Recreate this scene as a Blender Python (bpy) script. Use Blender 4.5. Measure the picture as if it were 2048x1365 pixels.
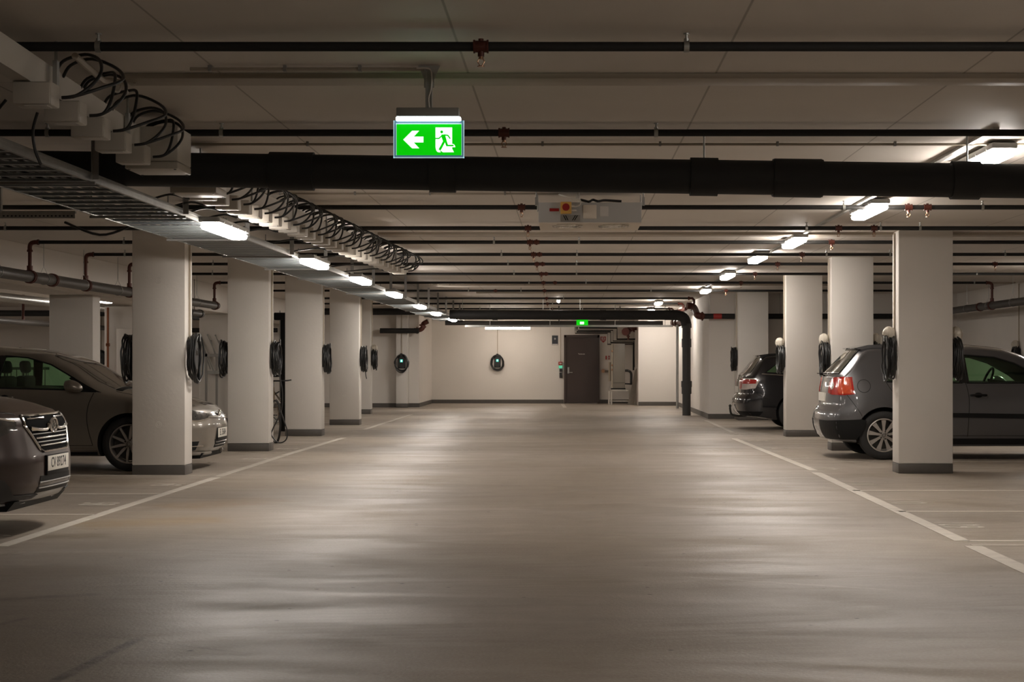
import bpy, bmesh, math, random
from mathutils import Vector, Matrix, geometry
from mathutils.bvhtree import BVHTree
random.seed(7)
for o in list(bpy.data.objects): bpy.data.objects.remove(o)
S = bpy.context.scene
COL = S.collection
PI = math.pi
F = 3500.0; U0 = 1140.0; V0 = 722.0; CH = 1.27; CEIL = 2.74

# ---------------------------------------------------------------- camera, world, exposure
cam = bpy.data.cameras.new('camera'); camo = bpy.data.objects.new('camera', cam); COL.objects.link(camo)
camo.location = (0, 0, CH); camo.rotation_euler = (PI/2, 0, 0)
cam.sensor_width = 36; cam.sensor_fit = 'HORIZONTAL'; cam.lens = F/2048*36
cam.shift_x = -(U0-1024)/2048; cam.shift_y = (V0-682.5)/2048
cam.clip_start = .05; cam.clip_end = 300
S.camera = camo
w = bpy.data.worlds.new('world'); S.world = w; w.use_nodes = True
w.node_tree.nodes['Background'].inputs[0].default_value = (.9, .8, .7, 1)
w.node_tree.nodes['Background'].inputs[1].default_value = 0.05
S.view_settings.view_transform = 'Standard'; S.view_settings.look = 'None'
S.view_settings.gamma = 1; S.view_settings.exposure = -0.12
S.view_settings.use_curve_mapping = False
LAMP = 85.0       # diffuser emission strength

# ---------------------------------------------------------------- materials
def mat(name, col, rough=.5, metal=0, coat=0, emit=None, es=0, spec=None, alpha=None, trans=0, noise=0, nscale=8, bump=0, bscale=60, ior=None, cr=.05):
    m = bpy.data.materials.new(name); m.use_nodes = True
    nt = m.node_tree; b = nt.nodes['Principled BSDF']
    b.inputs['Base Color'].default_value = (*col, 1); b.inputs['Roughness'].default_value = rough
    b.inputs['Metallic'].default_value = metal; b.inputs['Coat Weight'].default_value = coat
    b.inputs['Coat Roughness'].default_value = cr
    if spec is not None: b.inputs['Specular IOR Level'].default_value = spec
    if ior: b.inputs['IOR'].default_value = ior
    b.inputs['Transmission Weight'].default_value = trans
    if emit: b.inputs['Emission Color'].default_value = (*emit, 1); b.inputs['Emission Strength'].default_value = es
    if noise or bump:
        tc = nt.nodes.new('ShaderNodeTexCoord')
    if noise:
        n = nt.nodes.new('ShaderNodeTexNoise'); n.inputs['Scale'].default_value = nscale; n.inputs['Detail'].default_value = 5
        nt.links.new(tc.outputs['Object'], n.inputs['Vector'])
        r = nt.nodes.new('ShaderNodeMapRange'); r.inputs[3].default_value = 1-noise; r.inputs[4].default_value = 1+noise*.6
        nt.links.new(n.outputs['Fac'], r.inputs[0])
        mx = nt.nodes.new('ShaderNodeMix'); mx.data_type = 'RGBA'; mx.blend_type = 'MULTIPLY'; mx.inputs[0].default_value = 1
        mx.inputs[6].default_value = (*col, 1); nt.links.new(r.outputs[0], mx.inputs[7]); nt.links.new(mx.outputs[2], b.inputs['Base Color'])
    if bump:
        n2 = nt.nodes.new('ShaderNodeTexNoise'); n2.inputs['Scale'].default_value = bscale; n2.inputs['Detail'].default_value = 4
        nt.links.new(tc.outputs['Object'], n2.inputs['Vector'])
        bp = nt.nodes.new('ShaderNodeBump'); bp.inputs['Strength'].default_value = bump; bp.inputs['Distance'].default_value = .01
        nt.links.new(n2.outputs['Fac'], bp.inputs['Height']); nt.links.new(bp.outputs[0], b.inputs['Normal'])
    return m
def Nd(nt, t, **k):
    n = nt.nodes.new(t)
    for a, v in k.items(): setattr(n, a, v)
    return n
M = {}
M['wall'] = mat('painted_wall', (.70, .655, .605), .7, noise=.06, nscale=1.5, bump=.1, bscale=40)
M['column'] = mat('painted_concrete', (.64, .605, .56), .65, noise=.06, nscale=2, bump=.12, bscale=30)
M['base'] = mat('dark_grey_base_paint', (.085, .075, .066), .5, noise=.2, nscale=12)
M['blackpipe'] = mat('black_insulation', (.012, .011, .010), .75, bump=.15, bscale=25)
M['bigblack'] = mat('black_foam_insulation', (.013, .0125, .012), .7, bump=.25, bscale=14)
M['greypvc'] = mat('dark_grey_pipe', (.042, .038, .035), .38)
M['drain'] = mat('dark_drain_plastic', (.045, .044, .043), .5)
M['rust'] = mat('red_brown_fitting', (.085, .020, .012), .45, metal=.2)
M['copper'] = mat('copper_tube', (.26, .10, .05), .35, metal=.8)
M['bronze'] = mat('bronze', (.35, .2, .12), .35, metal=.9)
M['redmark'] = mat('red_marker', (.35, .02, .015), .5)
M['galv'] = mat('galvanised_steel', (.42, .42, .40), .38, metal=.85, noise=.25, nscale=14)
M['traysteel'] = mat('tray_steel', (.30, .33, .34), .45, metal=.7, noise=.15, nscale=20)
M['greymetal'] = mat('grey_painted_metal', (.26, .25, .235), .45, metal=.2)
M['darkmetal'] = mat('dark_metal', (.06, .057, .05), .45, metal=.6)
M['boxwhite'] = mat('pale_box_plastic', (.50, .46, .40), .42)
M['whiteplastic'] = mat('white_plastic', (.62, .58, .52), .4)
M['cream'] = mat('cream_conduit', (.42, .36, .28), .5)
M['trunk'] = mat('brown_grey_trunking', (.36, .31, .25), .5)
M['cable'] = mat('black_cable', (.012, .012, .012), .4)
M['blackpl'] = mat('black_plastic', (.015, .015, .015), .35)
M['foil'] = mat('crumpled_pale_cover', (.55, .5, .42), .35, bump=.8, bscale=30)
M['doorbrown'] = mat('brown_door_paint', (.045, .028, .022), .45)
M['diff'] = mat('lit_diffuser', (1, 1, 1), .4, emit=(1, .92, .84), es=LAMP)
M['tube'] = mat('lit_tube', (1, 1, 1), .4, emit=(1, .88, .76), es=LAMP*.85)
M['signtube'] = mat('sign_lamp', (1, 1, 1), .4, emit=(.85, .95, 1), es=6)
M['signgreen'] = mat('sign_green', (.0, .35, .01), .3, emit=(.0, .62, .0), es=.95)
M['signwhite'] = mat('sign_white', (.9, .9, .9), .3, emit=(1, 1, 1), es=1.2)
M['signedge'] = mat('sign_edge', (.55, .7, .75), .1, emit=(.6, .9, 1), es=.5)
M['signclear'] = mat('sign_acrylic', (.10, .16, .20), .08, coat=.5, emit=(.1, .3, .4), es=.35)
M['teal'] = mat('teal_screen', (.02, .2, .17), .3, emit=(.10, .8, .65), es=.9)
M['yellow'] = mat('yellow_switch_box', (.62, .36, .08), .5)
M['redknob'] = mat('red_knob', (.30, .01, .008), .4)
M['heater'] = mat('heater_grey', (.40, .39, .37), .5)
M['heaterlow'] = mat('heater_cream', (.62, .55, .46), .5)
M['sticker'] = mat('sticker', (.55, .52, .48), .5)
M['rubber'] = mat('tyre_rubber', (.016, .015, .0145), .75, bump=.2, bscale=80)
M['alloy'] = mat('silver_alloy', (.52, .49, .46), .3, metal=.75)
M['chrome'] = mat('chrome', (.7, .68, .65), .12, metal=1)
M['trimblack'] = mat('black_trim', (.008, .008, .008), .6, spec=.2)
M['gloss'] = mat('gloss_black', (.008, .008, .008), .15, coat=.3)
M['interior'] = mat('car_interior', (.02, .018, .017), .7)
M['plate'] = mat('number_plate', (.72, .69, .62), .4)
M['platetext'] = mat('plate_text', (.01, .01, .01), .5)
M['lampclear'] = mat('headlamp', (.045, .043, .04), .12, coat=.6, noise=.5, nscale=25)
M['lampinner'] = mat('lamp_reflector', (.6, .58, .55), .15, metal=.9)
M['tailred'] = mat('tail_red', (.42, .015, .01), .12, coat=1, noise=.35, nscale=30)
M['tailorange'] = mat('tail_orange', (.62, .08, .03), .12, coat=1, noise=.35, nscale=40)
M['tailclear'] = mat('tail_clear', (.55, .48, .44), .12, coat=1)
M['cardboard'] = mat('plank_grey', (.22, .19, .155), .7, noise=.2, nscale=10)
M['cabinet'] = mat('cabinet_greige', (.22, .195, .16), .45)
M['poster'] = mat('poster_dark', (.03, .035, .045), .5)
M['greenlamp'] = mat('green_button', (.1, .5, .3), .4, emit=(.15, .8, .5), es=.5)
M['paintline'] = mat('floor_paint', (.60, .55, .48), .55, noise=.3, nscale=9)
M['paintline2'] = mat('worn_floor_paint', (.50, .455, .39), .55, noise=.4, nscale=14)
M['cladding'] = mat('grey_cladding', (.022, .02, .019), .6)
M['bikebrown'] = mat('bike_frame', (.10, .065, .035), .35, metal=.4)

def carpaint(name, c, metal=.6, rough=.32):
    return mat(name, c, rough, metal=metal, coat=1, cr=.04)
M['paintA'] = mat('dark_brown_paint', (.024, .011, .008), .3, metal=.35, coat=.55, cr=.04)
M['paintB'] = carpaint('warm_silver_paint', (.235, .21, .18), .65, .36)
M['paintC'] = carpaint('slate_grey_paint', (.115, .114, .12), .65, .34)
M['paintD'] = carpaint('blue_black_paint', (.010, .010, .013), .3, .2)
def glass_mat(name, col, mixf):
    m = bpy.data.materials.new(name); m.use_nodes = True; nt = m.node_tree; nt.nodes.clear()
    out = Nd(nt, 'ShaderNodeOutputMaterial'); t = Nd(nt, 'ShaderNodeBsdfTransparent'); t.inputs[0].default_value = (*col, 1)
    g = Nd(nt, 'ShaderNodeBsdfGlossy'); g.inputs['Roughness'].default_value = .03; g.inputs[0].default_value = (.9, .9, .9, 1)
    fr = Nd(nt, 'ShaderNodeFresnel'); fr.inputs[0].default_value = 1.5
    mx = Nd(nt, 'ShaderNodeMixShader'); nt.links.new(fr.outputs[0], mx.inputs[0]); nt.links.new(t.outputs[0], mx.inputs[1]); nt.links.new(g.outputs[0], mx.inputs[2])
    nt.links.new(mx.outputs[0], out.inputs[0]); return m
M['glass'] = glass_mat('tinted_side_glass', (.80, .95, .82), .1)
M['windscreen'] = mat('windscreen_glass', (.03, .03, .027), .06, coat=1, spec=.8)
M['rearglass'] = mat('rear_window_glass', (.05, .055, .045), .07, coat=1, spec=.9)

# floor: worn beige coated concrete
def floor_mat():
    m = bpy.data.materials.new('coated_concrete_floor'); m.use_nodes = True; nt = m.node_tree; b = nt.nodes['Principled BSDF']; L = nt.links.new
    tc = Nd(nt, 'ShaderNodeTexCoord')
    def noise(scale, sx=1, sy=1, det=5, dist=0, rough=.55):
        mp = Nd(nt, 'ShaderNodeMapping'); mp.inputs['Scale'].default_value = (sx, sy, 1); L(tc.outputs['Object'], mp.inputs[0])
        n = Nd(nt, 'ShaderNodeTexNoise'); n.inputs['Scale'].default_value = scale; n.inputs['Detail'].default_value = det
        n.inputs['Distortion'].default_value = dist; n.inputs['Roughness'].default_value = rough; L(mp.outputs[0], n.inputs['Vector']); return n.outputs['Fac']
    def rng(x, a, b_, c, d):
        r = Nd(nt, 'ShaderNodeMapRange'); L(x, r.inputs[0])
        for i, v in zip((1, 2, 3, 4), (a, b_, c, d)): r.inputs[i].default_value = v
        return r.outputs[0]
    def mixc(f, A, B, bt='MIX'):
        x = Nd(nt, 'ShaderNodeMix', data_type='RGBA', blend_type=bt)
        for v, i in ((f, 0), (A, 6), (B, 7)):
            if isinstance(v, (int, float)): x.inputs[i].default_value = v
            elif isinstance(v, tuple): x.inputs[i].default_value = (*v, 1)
            else: L(v, x.inputs[i])
        return x.outputs[2]
    c = mixc(rng(noise(.35, 1, 1, 4), .35, .65, 0, 1), (.325, .28, .235), (.285, .235, .18))
    c = mixc(rng(noise(.5, .5, 1.3, 7, .6), .45, .75, 0, .45), c, (.225, .18, .13))      # long dirty patches across
    c = mixc(rng(noise(.7, .9, 1.5, 8, 1.2), .5, .75, 0, .3), c, (.40, .355, .305))      # pale scuffs
    # tyre arcs: rings round far-apart centres, broken by noise
    for cx, cy, sc, col, k in ((1.0, 5.4, 26, (.42, .37, .31), .35), (4.8, 9.0, 18, (.22, .18, .14), .3), (-2.5, 16, 14, (.21, .165, .12), .28)):
        mp = Nd(nt, 'ShaderNodeMapping'); mp.inputs['Location'].default_value = (-cx, -cy, 0); L(tc.outputs['Object'], mp.inputs[0])
        wv = Nd(nt, 'ShaderNodeTexWave', wave_type='RINGS', rings_direction='Z'); wv.inputs['Scale'].default_value = sc*.12; wv.inputs['Distortion'].default_value = 1.2
        wv.inputs['Detail'].default_value = 2; L(mp.outputs[0], wv.inputs['Vector'])
        mu = Nd(nt, 'ShaderNodeMath', operation='MULTIPLY'); L(rng(wv.outputs['Fac'], .7, 1, 0, k), mu.inputs[0]); L(rng(noise(.9+cx*.05, 1, 1, 2), .52, .62, 0, 1), mu.inputs[1])
        c = mixc(mu.outputs[0], c, col)
    c = mixc(rng(noise(9, 1, 1, 8), .35, .7, .0, .3), c, (.22, .18, .14))
    c = mixc(rng(noise(2.2, 1, .35, 9, .8), .5, .72, .0, .28), c, (.20, .16, .12))      # brushed dirt along the lane
    c = mixc(rng(noise(60, 1, 1, 4), .45, .7, .0, .25), c, (.47, .43, .38))
    # tiny dark specks
    v = Nd(nt, 'ShaderNodeTexVoronoi'); v.inputs['Scale'].default_value = 4.2; L(tc.outputs['Object'], v.inputs['Vector'])
    ps_ = Nd(nt, 'ShaderNodeMath', operation='MULTIPLY'); L(rng(v.outputs['Distance'], .035, .075, .9, 0), ps_.inputs[0]); sc_ = Nd(nt, 'ShaderNodeSeparateColor'); L(v.outputs['Color'], sc_.inputs[0]); L(rng(sc_.outputs[0], .55, .6, 0, 1), ps_.inputs[1])
    c = mixc(ps_.outputs[0], c, (.04, .03, .025))
    # short dark skid marks and a joint line near the camera on the left
    def seg(x0, y0, x1, y1, wd, kk, cc):
        d_ = math.hypot(x1-x0, y1-y0); a_ = math.atan2(y1-y0, x1-x0)
        mp = Nd(nt, 'ShaderNodeMapping', vector_type='TEXTURE'); mp.inputs['Location'].default_value = ((x0+x1)/2, (y0+y1)/2, 0); mp.inputs['Rotation'].default_value = (0, 0, a_); L(tc.outputs['Object'], mp.inputs[0])
        se = Nd(nt, 'ShaderNodeSeparateXYZ'); L(mp.outputs[0], se.inputs[0])
        def ab(o_, lim, soft):
            n_ = Nd(nt, 'ShaderNodeMath', operation='ABSOLUTE'); L(o_, n_.inputs[0]); return rng(n_.outputs[0], lim, lim+soft, 1, 0)
        q_ = Nd(nt, 'ShaderNodeMath', operation='MULTIPLY'); L(ab(se.outputs[0], d_/2, d_*.2), q_.inputs[0]); L(ab(se.outputs[1], wd*.3, wd*.5), q_.inputs[1])
        r_ = Nd(nt, 'ShaderNodeMath', operation='MULTIPLY'); L(q_.outputs[0], r_.inputs[0]); L(rng(noise(14, 1, 1, 4), .35, .6, kk*.4, kk), r_.inputs[1])
        return mixc(r_.outputs[0], c, cc)
    FO = Vector(((XL+XR)/2, (YB+52.6)/2))
    for u0_, v0_, u1_, v1_, wd_, kk_, cc_ in ((120, 1358, 262, 1286, .05, .8, (.04, .03, .022)), (0, 1200, 180, 1190, .09, .45, (.09, .07, .055)), (0, 1250, 50, 1238, .04, .5, (.08, .06, .05)), (1410, 1157, 1740, 1178, .05, .6, (.46, .42, .36)),
            (60, 1255, 430, 1300, .02, .35, (.12, .10, .08)), (1640, 945, 1790, 944, .03, .5, (.12, .09, .06)), (120, 975, 290, 978, .10, .5, (.12, .09, .065)), (350, 1015, 540, 1000, .6, .75, (.27, .19, .11)), (180, 1050, 420, 1040, .5, .75, (.28, .20, .11)), (60, 960, 300, 962, .8, .6, (.17, .13, .085)), (60, 1075, 200, 1072, .35, .5, (.18, .14, .09)), (1660, 955, 1800, 950, .5, .4, (.20, .155, .10))):
        ya = CH*F/(v0_-V0); yb = CH*F/(v1_-V0)
        c = seg((u0_-U0)*ya/F-FO.x, ya-FO.y, (u1_-U0)*yb/F-FO.x, yb-FO.y, wd_, kk_, cc_)
    L(c, b.inputs['Base Color'])
    L(rng(noise(1.3, .5, 1.4, 6, .8), .35, .7, .38, .6), b.inputs['Roughness'])
    b.inputs['Specular IOR Level'].default_value = .5
    bp = Nd(nt, 'ShaderNodeBump'); bp.inputs['Strength'].default_value = .2; bp.inputs['Distance'].default_value = .01
    L(noise(45, 1, 1, 8), bp.inputs['Height']); L(bp.outputs[0], b.inputs['Normal'])
    return m
def ceil_mat():
    m = bpy.data.materials.new('concrete_slab_ceiling'); m.use_nodes = True; nt = m.node_tree; b = nt.nodes['Principled BSDF']; L = nt.links.new
    tc = Nd(nt, 'ShaderNodeTexCoord'); sp = Nd(nt, 'ShaderNodeSeparateXYZ'); L(tc.outputs['Object'], sp.inputs[0])
    def math_(op, a, b_=None):
        n = Nd(nt, 'ShaderNodeMath', operation=op)
        for i, v in enumerate((a, b_)):
            if v is None: continue
            if isinstance(v, (int, float)): n.inputs[i].default_value = v
            else: L(v, n.inputs[i])
        return n.outputs[0]
    def seam(o, period, off, wd):
        p = math_('PINGPONG', math_('ADD', o, off), period/2)
        r = Nd(nt, 'ShaderNodeMapRange'); L(p, r.inputs[0]); r.inputs[1].default_value = wd*.4; r.inputs[2].default_value = wd; r.inputs[3].default_value = 1; r.inputs[4].default_value = 0
        return r.outputs[0]
    s = seam(sp.outputs[0], 1.265, .54+1.265*20, .008)
    s2 = seam(sp.outputs[1], 2.62, -10.9+26.2*2, .012)
    s2 = math_('MULTIPLY', s2, .5)
    n = Nd(nt, 'ShaderNodeTexNoise'); n.inputs['Scale'].default_value = 1.2; n.inputs['Detail'].default_value = 5; L(tc.outputs['Object'], n.inputs['Vector'])
    r = Nd(nt, 'ShaderNodeMapRange'); L(n.outputs['Fac'], r.inputs[0]); r.inputs[3].default_value = .9; r.inputs[4].default_value = 1.07
    mx = Nd(nt, 'ShaderNodeMix', data_type='RGBA', blend_type='MULTIPLY'); mx.inputs[0].default_value = 1; mx.inputs[6].default_value = (.66, .61, .555, 1); L(r.outputs[0], mx.inputs[7])
    m2 = Nd(nt, 'ShaderNodeMix', data_type='RGBA'); L(math_('MULTIPLY', math_('MAXIMUM', s, s2), .6), m2.inputs[0]); L(mx.outputs[2], m2.inputs[6]); m2.inputs[7].default_value = (.16, .13, .10, 1)
    L(m2.outputs[2], b.inputs['Base Color']); b.inputs['Roughness'].default_value = .6
    return m
YB = -14.0; XL = -16.0; XR = 8.45
M['floor'] = floor_mat(); M['ceiling'] = ceil_mat()

# ---------------------------------------------------------------- helpers
def P(u, v, Y): return Vector(((u-U0)*Y/F, Y, CH-(v-V0)*Y/F))
def px(u, Y): return (u-U0)*Y/F
def pz(v, Y): return CH-(v-V0)*Y/F
class MB:
    def __init__(s): s.bm = bmesh.new()
    def box(s, x0, x1, y0, y1, z0, z1, bev=0, rot=None):
        m = Matrix.Translation(((x0+x1)/2, (y0+y1)/2, (z0+z1)/2))
        if rot is not None: m = m @ rot
        m = m @ Matrix.Diagonal((abs(x1-x0), abs(y1-y0), abs(z1-z0), 1))
        r = bmesh.ops.create_cube(s.bm, size=1, matrix=m)
        if bev:
            es = {e for v in r['verts'] for e in v.link_edges}
            bmesh.ops.bevel(s.bm, geom=list(es), offset=bev, segments=2, affect='EDGES', profile=.5)
        return s
    def cyl(s, p0, p1, r, r2=None, n=16, caps=True):
        p0 = Vector(p0); p1 = Vector(p1); d = p1-p0
        q = d.to_track_quat('Z', 'Y').to_matrix().to_4x4()
        bmesh.ops.create_cone(s.bm, cap_ends=caps, segments=n, radius1=r, radius2=r if r2 is None else r2, depth=d.length, matrix=Matrix.Translation((p0+p1)/2) @ q)
        return s
    def sph(s, c, r, sc=(1, 1, 1), n=12):
        bmesh.ops.create_uvsphere(s.bm, u_segments=n*2, v_segments=n, radius=r, matrix=Matrix.Translation(c) @ Matrix.Diagonal((*sc, 1))); return s
    def tube(s, pts, r, n=8, closed=False, smooth=0):
        pts = [Vector(p) for p in pts]
        if smooth: pts = catmull(pts, smooth, closed)
        N = len(pts); rings = []
        up = None
        for i, p in enumerate(pts):
            if closed: t = pts[(i+1) % N]-pts[i-1]
            else: t = (pts[min(i+1, N-1)]-pts[max(i-1, 0)])
            t.normalize()
            if up is None:
                up = Vector((0, 0, 1)) if abs(t.z) < .9 else Vector((1, 0, 0))
            a = t.cross(up)
            if a.length < 1e-5: a = t.orthogonal()
            a.normalize(); b = a.cross(t).normalized(); up = b
            rings.append([s.bm.verts.new(p+(a*math.cos(2*PI*k/n)+b*math.sin(2*PI*k/n))*r) for k in range(n)])
        for i in range(N if closed else N-1):
            A = rings[i]; B = rings[(i+1) % N]
            for k in range(n): s.bm.faces.new((A[k], A[(k+1) % n], B[(k+1) % n], B[k]))
        if not closed:
            s.bm.faces.new(rings[0][::-1]); s.bm.faces.new(rings[-1])
        return s
    def lathe(s, prof, mtx=Matrix.Identity(4), n=32, closed=True):
        # prof: (radius, height) about local Z
        rings = []
        for r, h in prof: rings.append([s.bm.verts.new(mtx @ Vector((r*math.cos(2*PI*k/n), r*math.sin(2*PI*k/n), h))) for k in range(n)])
        m = len(rings)
        for i in range(m if closed else m-1):
            A = rings[i]; B = rings[(i+1) % m]
            for k in range(n): s.bm.faces.new((A[k], A[(k+1) % n], B[(k+1) % n], B[k]))
        return s
    def prism(s, poly, mtx, h):
        # poly in local XY, extruded along local Z by h
        a = [s.bm.verts.new(mtx @ Vector((x, y, 0))) for x, y in poly]; b = [s.bm.verts.new(mtx @ Vector((x, y, h))) for x, y in poly]
        n = len(poly); s.bm.faces.new(a[::-1]); s.bm.faces.new(b)
        for i in range(n): s.bm.faces.new((a[i], a[(i+1) % n], b[(i+1) % n], b[i]))
        return s
    def quad(s, *p): s.bm.faces.new([s.bm.verts.new(q) for q in p]); return s
    def build(s, name, m, parent=None, smooth=None, ang=35):
        bmesh.ops.recalc_face_normals(s.bm, faces=s.bm.faces[:])
        org = Vector((0, 0, 0))
        if parent is None and len(s.bm.verts):
            xs = [v.co for v in s.bm.verts]
            org = Vector(((min(v.x for v in xs)+max(v.x for v in xs))/2, (min(v.y for v in xs)+max(v.y for v in xs))/2, min(v.z for v in xs)))
        elif parent is not None: org = wloc(parent)
        bmesh.ops.translate(s.bm, verts=s.bm.verts[:], vec=-org)
        me = bpy.data.meshes.new(name); s.bm.to_mesh(me); s.bm.free()
        for p in me.polygons: p.use_smooth = True
        try: me.set_sharp_from_angle(angle=math.radians(ang))
        except Exception: pass
        me.materials.append(M[m] if isinstance(m, str) else m)
        o = bpy.data.objects.new(name, me); COL.objects.link(o)
        if parent is not None: o.parent = parent
        else: o.location = org
        return o
def wloc(o):
    l = Vector(o.location)
    while o.parent is not None: o = o.parent; l = l+Vector(o.location)
    return l
def catmull(p, k, closed=False):
    out = []; n = len(p); g = (lambda i: p[i % n]) if closed else (lambda i: p[max(0, min(n-1, i))])
    for i in range(n if closed else n-1):
        a, b, c, d = g(i-1), g(i), g(i+1), g(i+2)
        for j in range(k):
            t = j/k; out.append(.5*((2*b)+(c-a)*t+(2*a-5*b+4*c-d)*t*t+(3*b-a-3*c+d)*t**3))
    if not closed: out.append(p[-1])
    return out
def tag(o, label=None, cat=None, group=None, kind=None):
    if label: o['label'] = label
    if cat: o['category'] = cat
    if group: o['group'] = group
    if kind: o['kind'] = kind
    return o
def thing(name, loc, label, cat, group=None, rz=0):
    o = bpy.data.objects.new(name, None); COL.objects.link(o); o.location = loc; o.rotation_euler = (0, 0, rz); o.empty_display_size = .1
    return tag(o, label, cat, group)
def struct(o): o['kind'] = 'structure'; return o
def copy_tree(o, parent=None):
    c = o.copy(); COL.objects.link(c)
    if parent is not None: c.parent = parent
    for ch in [x for x in COL.objects if x.parent == o]: copy_tree(ch, c)
    return c
ORD = ['nearest', 'second', 'third', 'fourth', 'fifth', 'sixth', 'seventh', 'eighth', 'ninth', 'tenth', 'eleventh', 'twelfth', 'thirteenth', 'fourteenth', 'fifteenth', 'sixteenth', 'seventeenth', 'eighteenth', 'nineteenth', 'twentieth', 'twenty-first', 'twenty-second', 'twenty-third', 'twenty-fourth', 'twenty-fifth', 'twenty-sixth', 'twenty-seventh', 'twenty-eighth', 'twenty-ninth', 'thirtieth']
def text_mesh(name, txt, size, m, mtx, parent, depth=.001, align='CENTER', xs=1, bold=0):
    cu = bpy.data.curves.new('t', 'FONT'); cu.body = txt; cu.size = size; cu.extrude = depth; cu.align_x = align; cu.align_y = 'CENTER'; cu.resolution_u = 3; cu.offset = bold
    ob = bpy.data.objects.new('t', cu); COL.objects.link(ob)
    dg = bpy.context.evaluated_depsgraph_get(); me = bpy.data.meshes.new_from_object(ob.evaluated_get(dg))
    bpy.data.objects.remove(ob); bpy.data.curves.remove(cu)
    me.transform(Matrix.Diagonal((xs, 1, 1, 1))); me.transform(mtx)
    if parent is not None: me.transform(Matrix.Translation(-wloc(parent)))
    me.materials.clear(); me.materials.append(M[m]); me.name = name
    o = bpy.data.objects.new(name, me); COL.objects.link(o); o.parent = parent
    return o
FRONT = Matrix.Rotation(PI/2, 4, 'X')     # local XY -> world XZ, facing -Y

# ================================================================ SETTING
YB = -14.0; XL = -16.0; XR = 8.45
fl = struct(MB().box(XL-.3, XR+.3, YB, 52.6, -.2, 0).build('floor', 'floor'))
struct(MB().box(XL-.3, XR+.3, YB, 52.6, CEIL, CEIL+.2).build('ceiling', 'ceiling'))
struct(MB().box(px(838, 47.8), 2.0, 52.2, 52.5, 0, CEIL).build('wall_back', 'wall'))
struct(MB().box(XL, px(838, 47.8), 47.8, 52.5, 0, CEIL).build('wall_back_left', 'wall'))
struct(MB().box(1.93, 3.05, 49.4, 52.5, 0, CEIL).build('wall_back_right', 'wall'))
struct(MB().box(3.03, 8.45, 38.2, 52.5, 0, CEIL).build('wall_right_block', 'wall'))
struct(MB().box(XR, XR+.25, YB, 38.4, 0, CEIL).build('wall_right', 'wall'))
struct(MB().box(XL-.25, XL, YB, 50, 0, CEIL).build('wall_left', 'wall'))
struct(MB().box(XL, XR, YB-.25, YB, 0, CEIL).build('wall_front', 'wall'))
BB = .11
for nm, a in (('baseboard_back', (px(838, 47.8), -.19, 52.185, 52.2)), ('baseboard_back_door', (.87, 1.93, 52.185, 52.2)), ('baseboard_back_left', (XL, px(838, 47.8), 47.785, 47.8)),
              ('baseboard_back_right', (1.93, 3.03, 49.385, 49.4)), ('baseboard_right_block', (3.03, 8.45, 38.185, 38.2)), ('baseboard_right_recess', (3.015, 3.03, 38.2, 49.4)),
              ('baseboard_right', (XR-.015, XR, YB, 38.2)), ('baseboard_left', (XL, XL+.015, YB, 47.8)), ('baseboard_left_return', (px(838, 47.8), px(838, 47.8)+.015, 47.8, 52.2))):
    struct(MB().box(*a, 0, BB).build(nm, 'base'))
# ceiling beam on the left, and cross joints
struct(MB().box(-7.5, -6.87, YB, 47.7, 2.22, CEIL-.001).build('trim_1', 'wall'))

# floor paint (parts of the floor)
def fpart(mb, name, m='paintline'): return mb.build(name, m, fl)
def strip(x0, y0, x1, y1, wd=.1):
    m = MB(); d = Vector((x1-x0, y1-y0, 0)).normalized(); n = Vector((-d.y, d.x, 0))*wd/2
    a = Vector((x0, y0, 0)); b = Vector((x1, y1, 0)); z0 = Vector((0, 0, .0005)); z1 = Vector((0, 0, .0025))
    c = [a-n, b-n, b+n, a+n]
    vs = [m.bm.verts.new(p+z0) for p in c]+[m.bm.verts.new(p+z1) for p in c]
    for f in ((3, 2, 1, 0), (4, 5, 6, 7), (0, 1, 5, 4), (1, 2, 6, 5), (2, 3, 7, 6), (3, 0, 4, 7)): m.bm.faces.new([vs[i] for i in f])
    return m
def gy(v): return CH*F/(v-V0)
def gstrip(u0, v0, u1, v1, wd=.1, m='paintline'):
    a = gy(v0); b = gy(v1); fpart(strip(px(u0, a), a, px(u1, b), b, wd), 'painted_line', m)
gstrip(1925, 1083, 1632, 946, .11); gstrip(1628, 942, 1468, 878, .10); gstrip(1466, 866, 1411, 841, .09, 'paintline2')
gstrip(2080, 1154, 1946, 1093, .12)
gstrip(1125, 809, 1130, 816, .1)
gstrip(0, 1094, 432, 956, .10); gstrip(436, 954, 565, 913, .10, 'paintline2'); gstrip(567, 912, 688, 876, .10); gstrip(728, 860, 822, 830, .09, 'paintline2')
for v, m in ((1083, 'paintline'), (1091.5, 'paintline2'), (1024, 'paintline'), (982, 'paintline'), (924, 'paintline2')):
    y = gy(v); fpart(strip(2.76, y, 8.3, y, .075), 'painted_line', m)
for y in (25.8, 28.2, 30.7, 33.1): fpart(strip(2.7, y, 8.3, y, .07), 'painted_line', 'paintline2')
for v, m in ((1030, 'paintline'), (988.5, 'paintline'), (951.5, 'paintline2')):
    y = gy(v); fpart(strip(-3.9, y, -11, y, .07), 'painted_line', m)
for y in (24, 26.4, 29, 31.4, 34, 36.4): fpart(strip(-3.9, y, -11, y, .07), 'painted_line', 'paintline2')
def fnum(txt, x, y, side, m='paintline'):
    # side +1: read by someone facing +X ; -1: facing -X
    r = Matrix.Rotation(-PI/2 if side > 0 else PI/2, 4, 'Z')
    text_mesh('painted_number', txt, .46, m, Matrix.Translation((x, y, .002)) @ r, fl, .0008, xs=.72, bold=.004)
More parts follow.
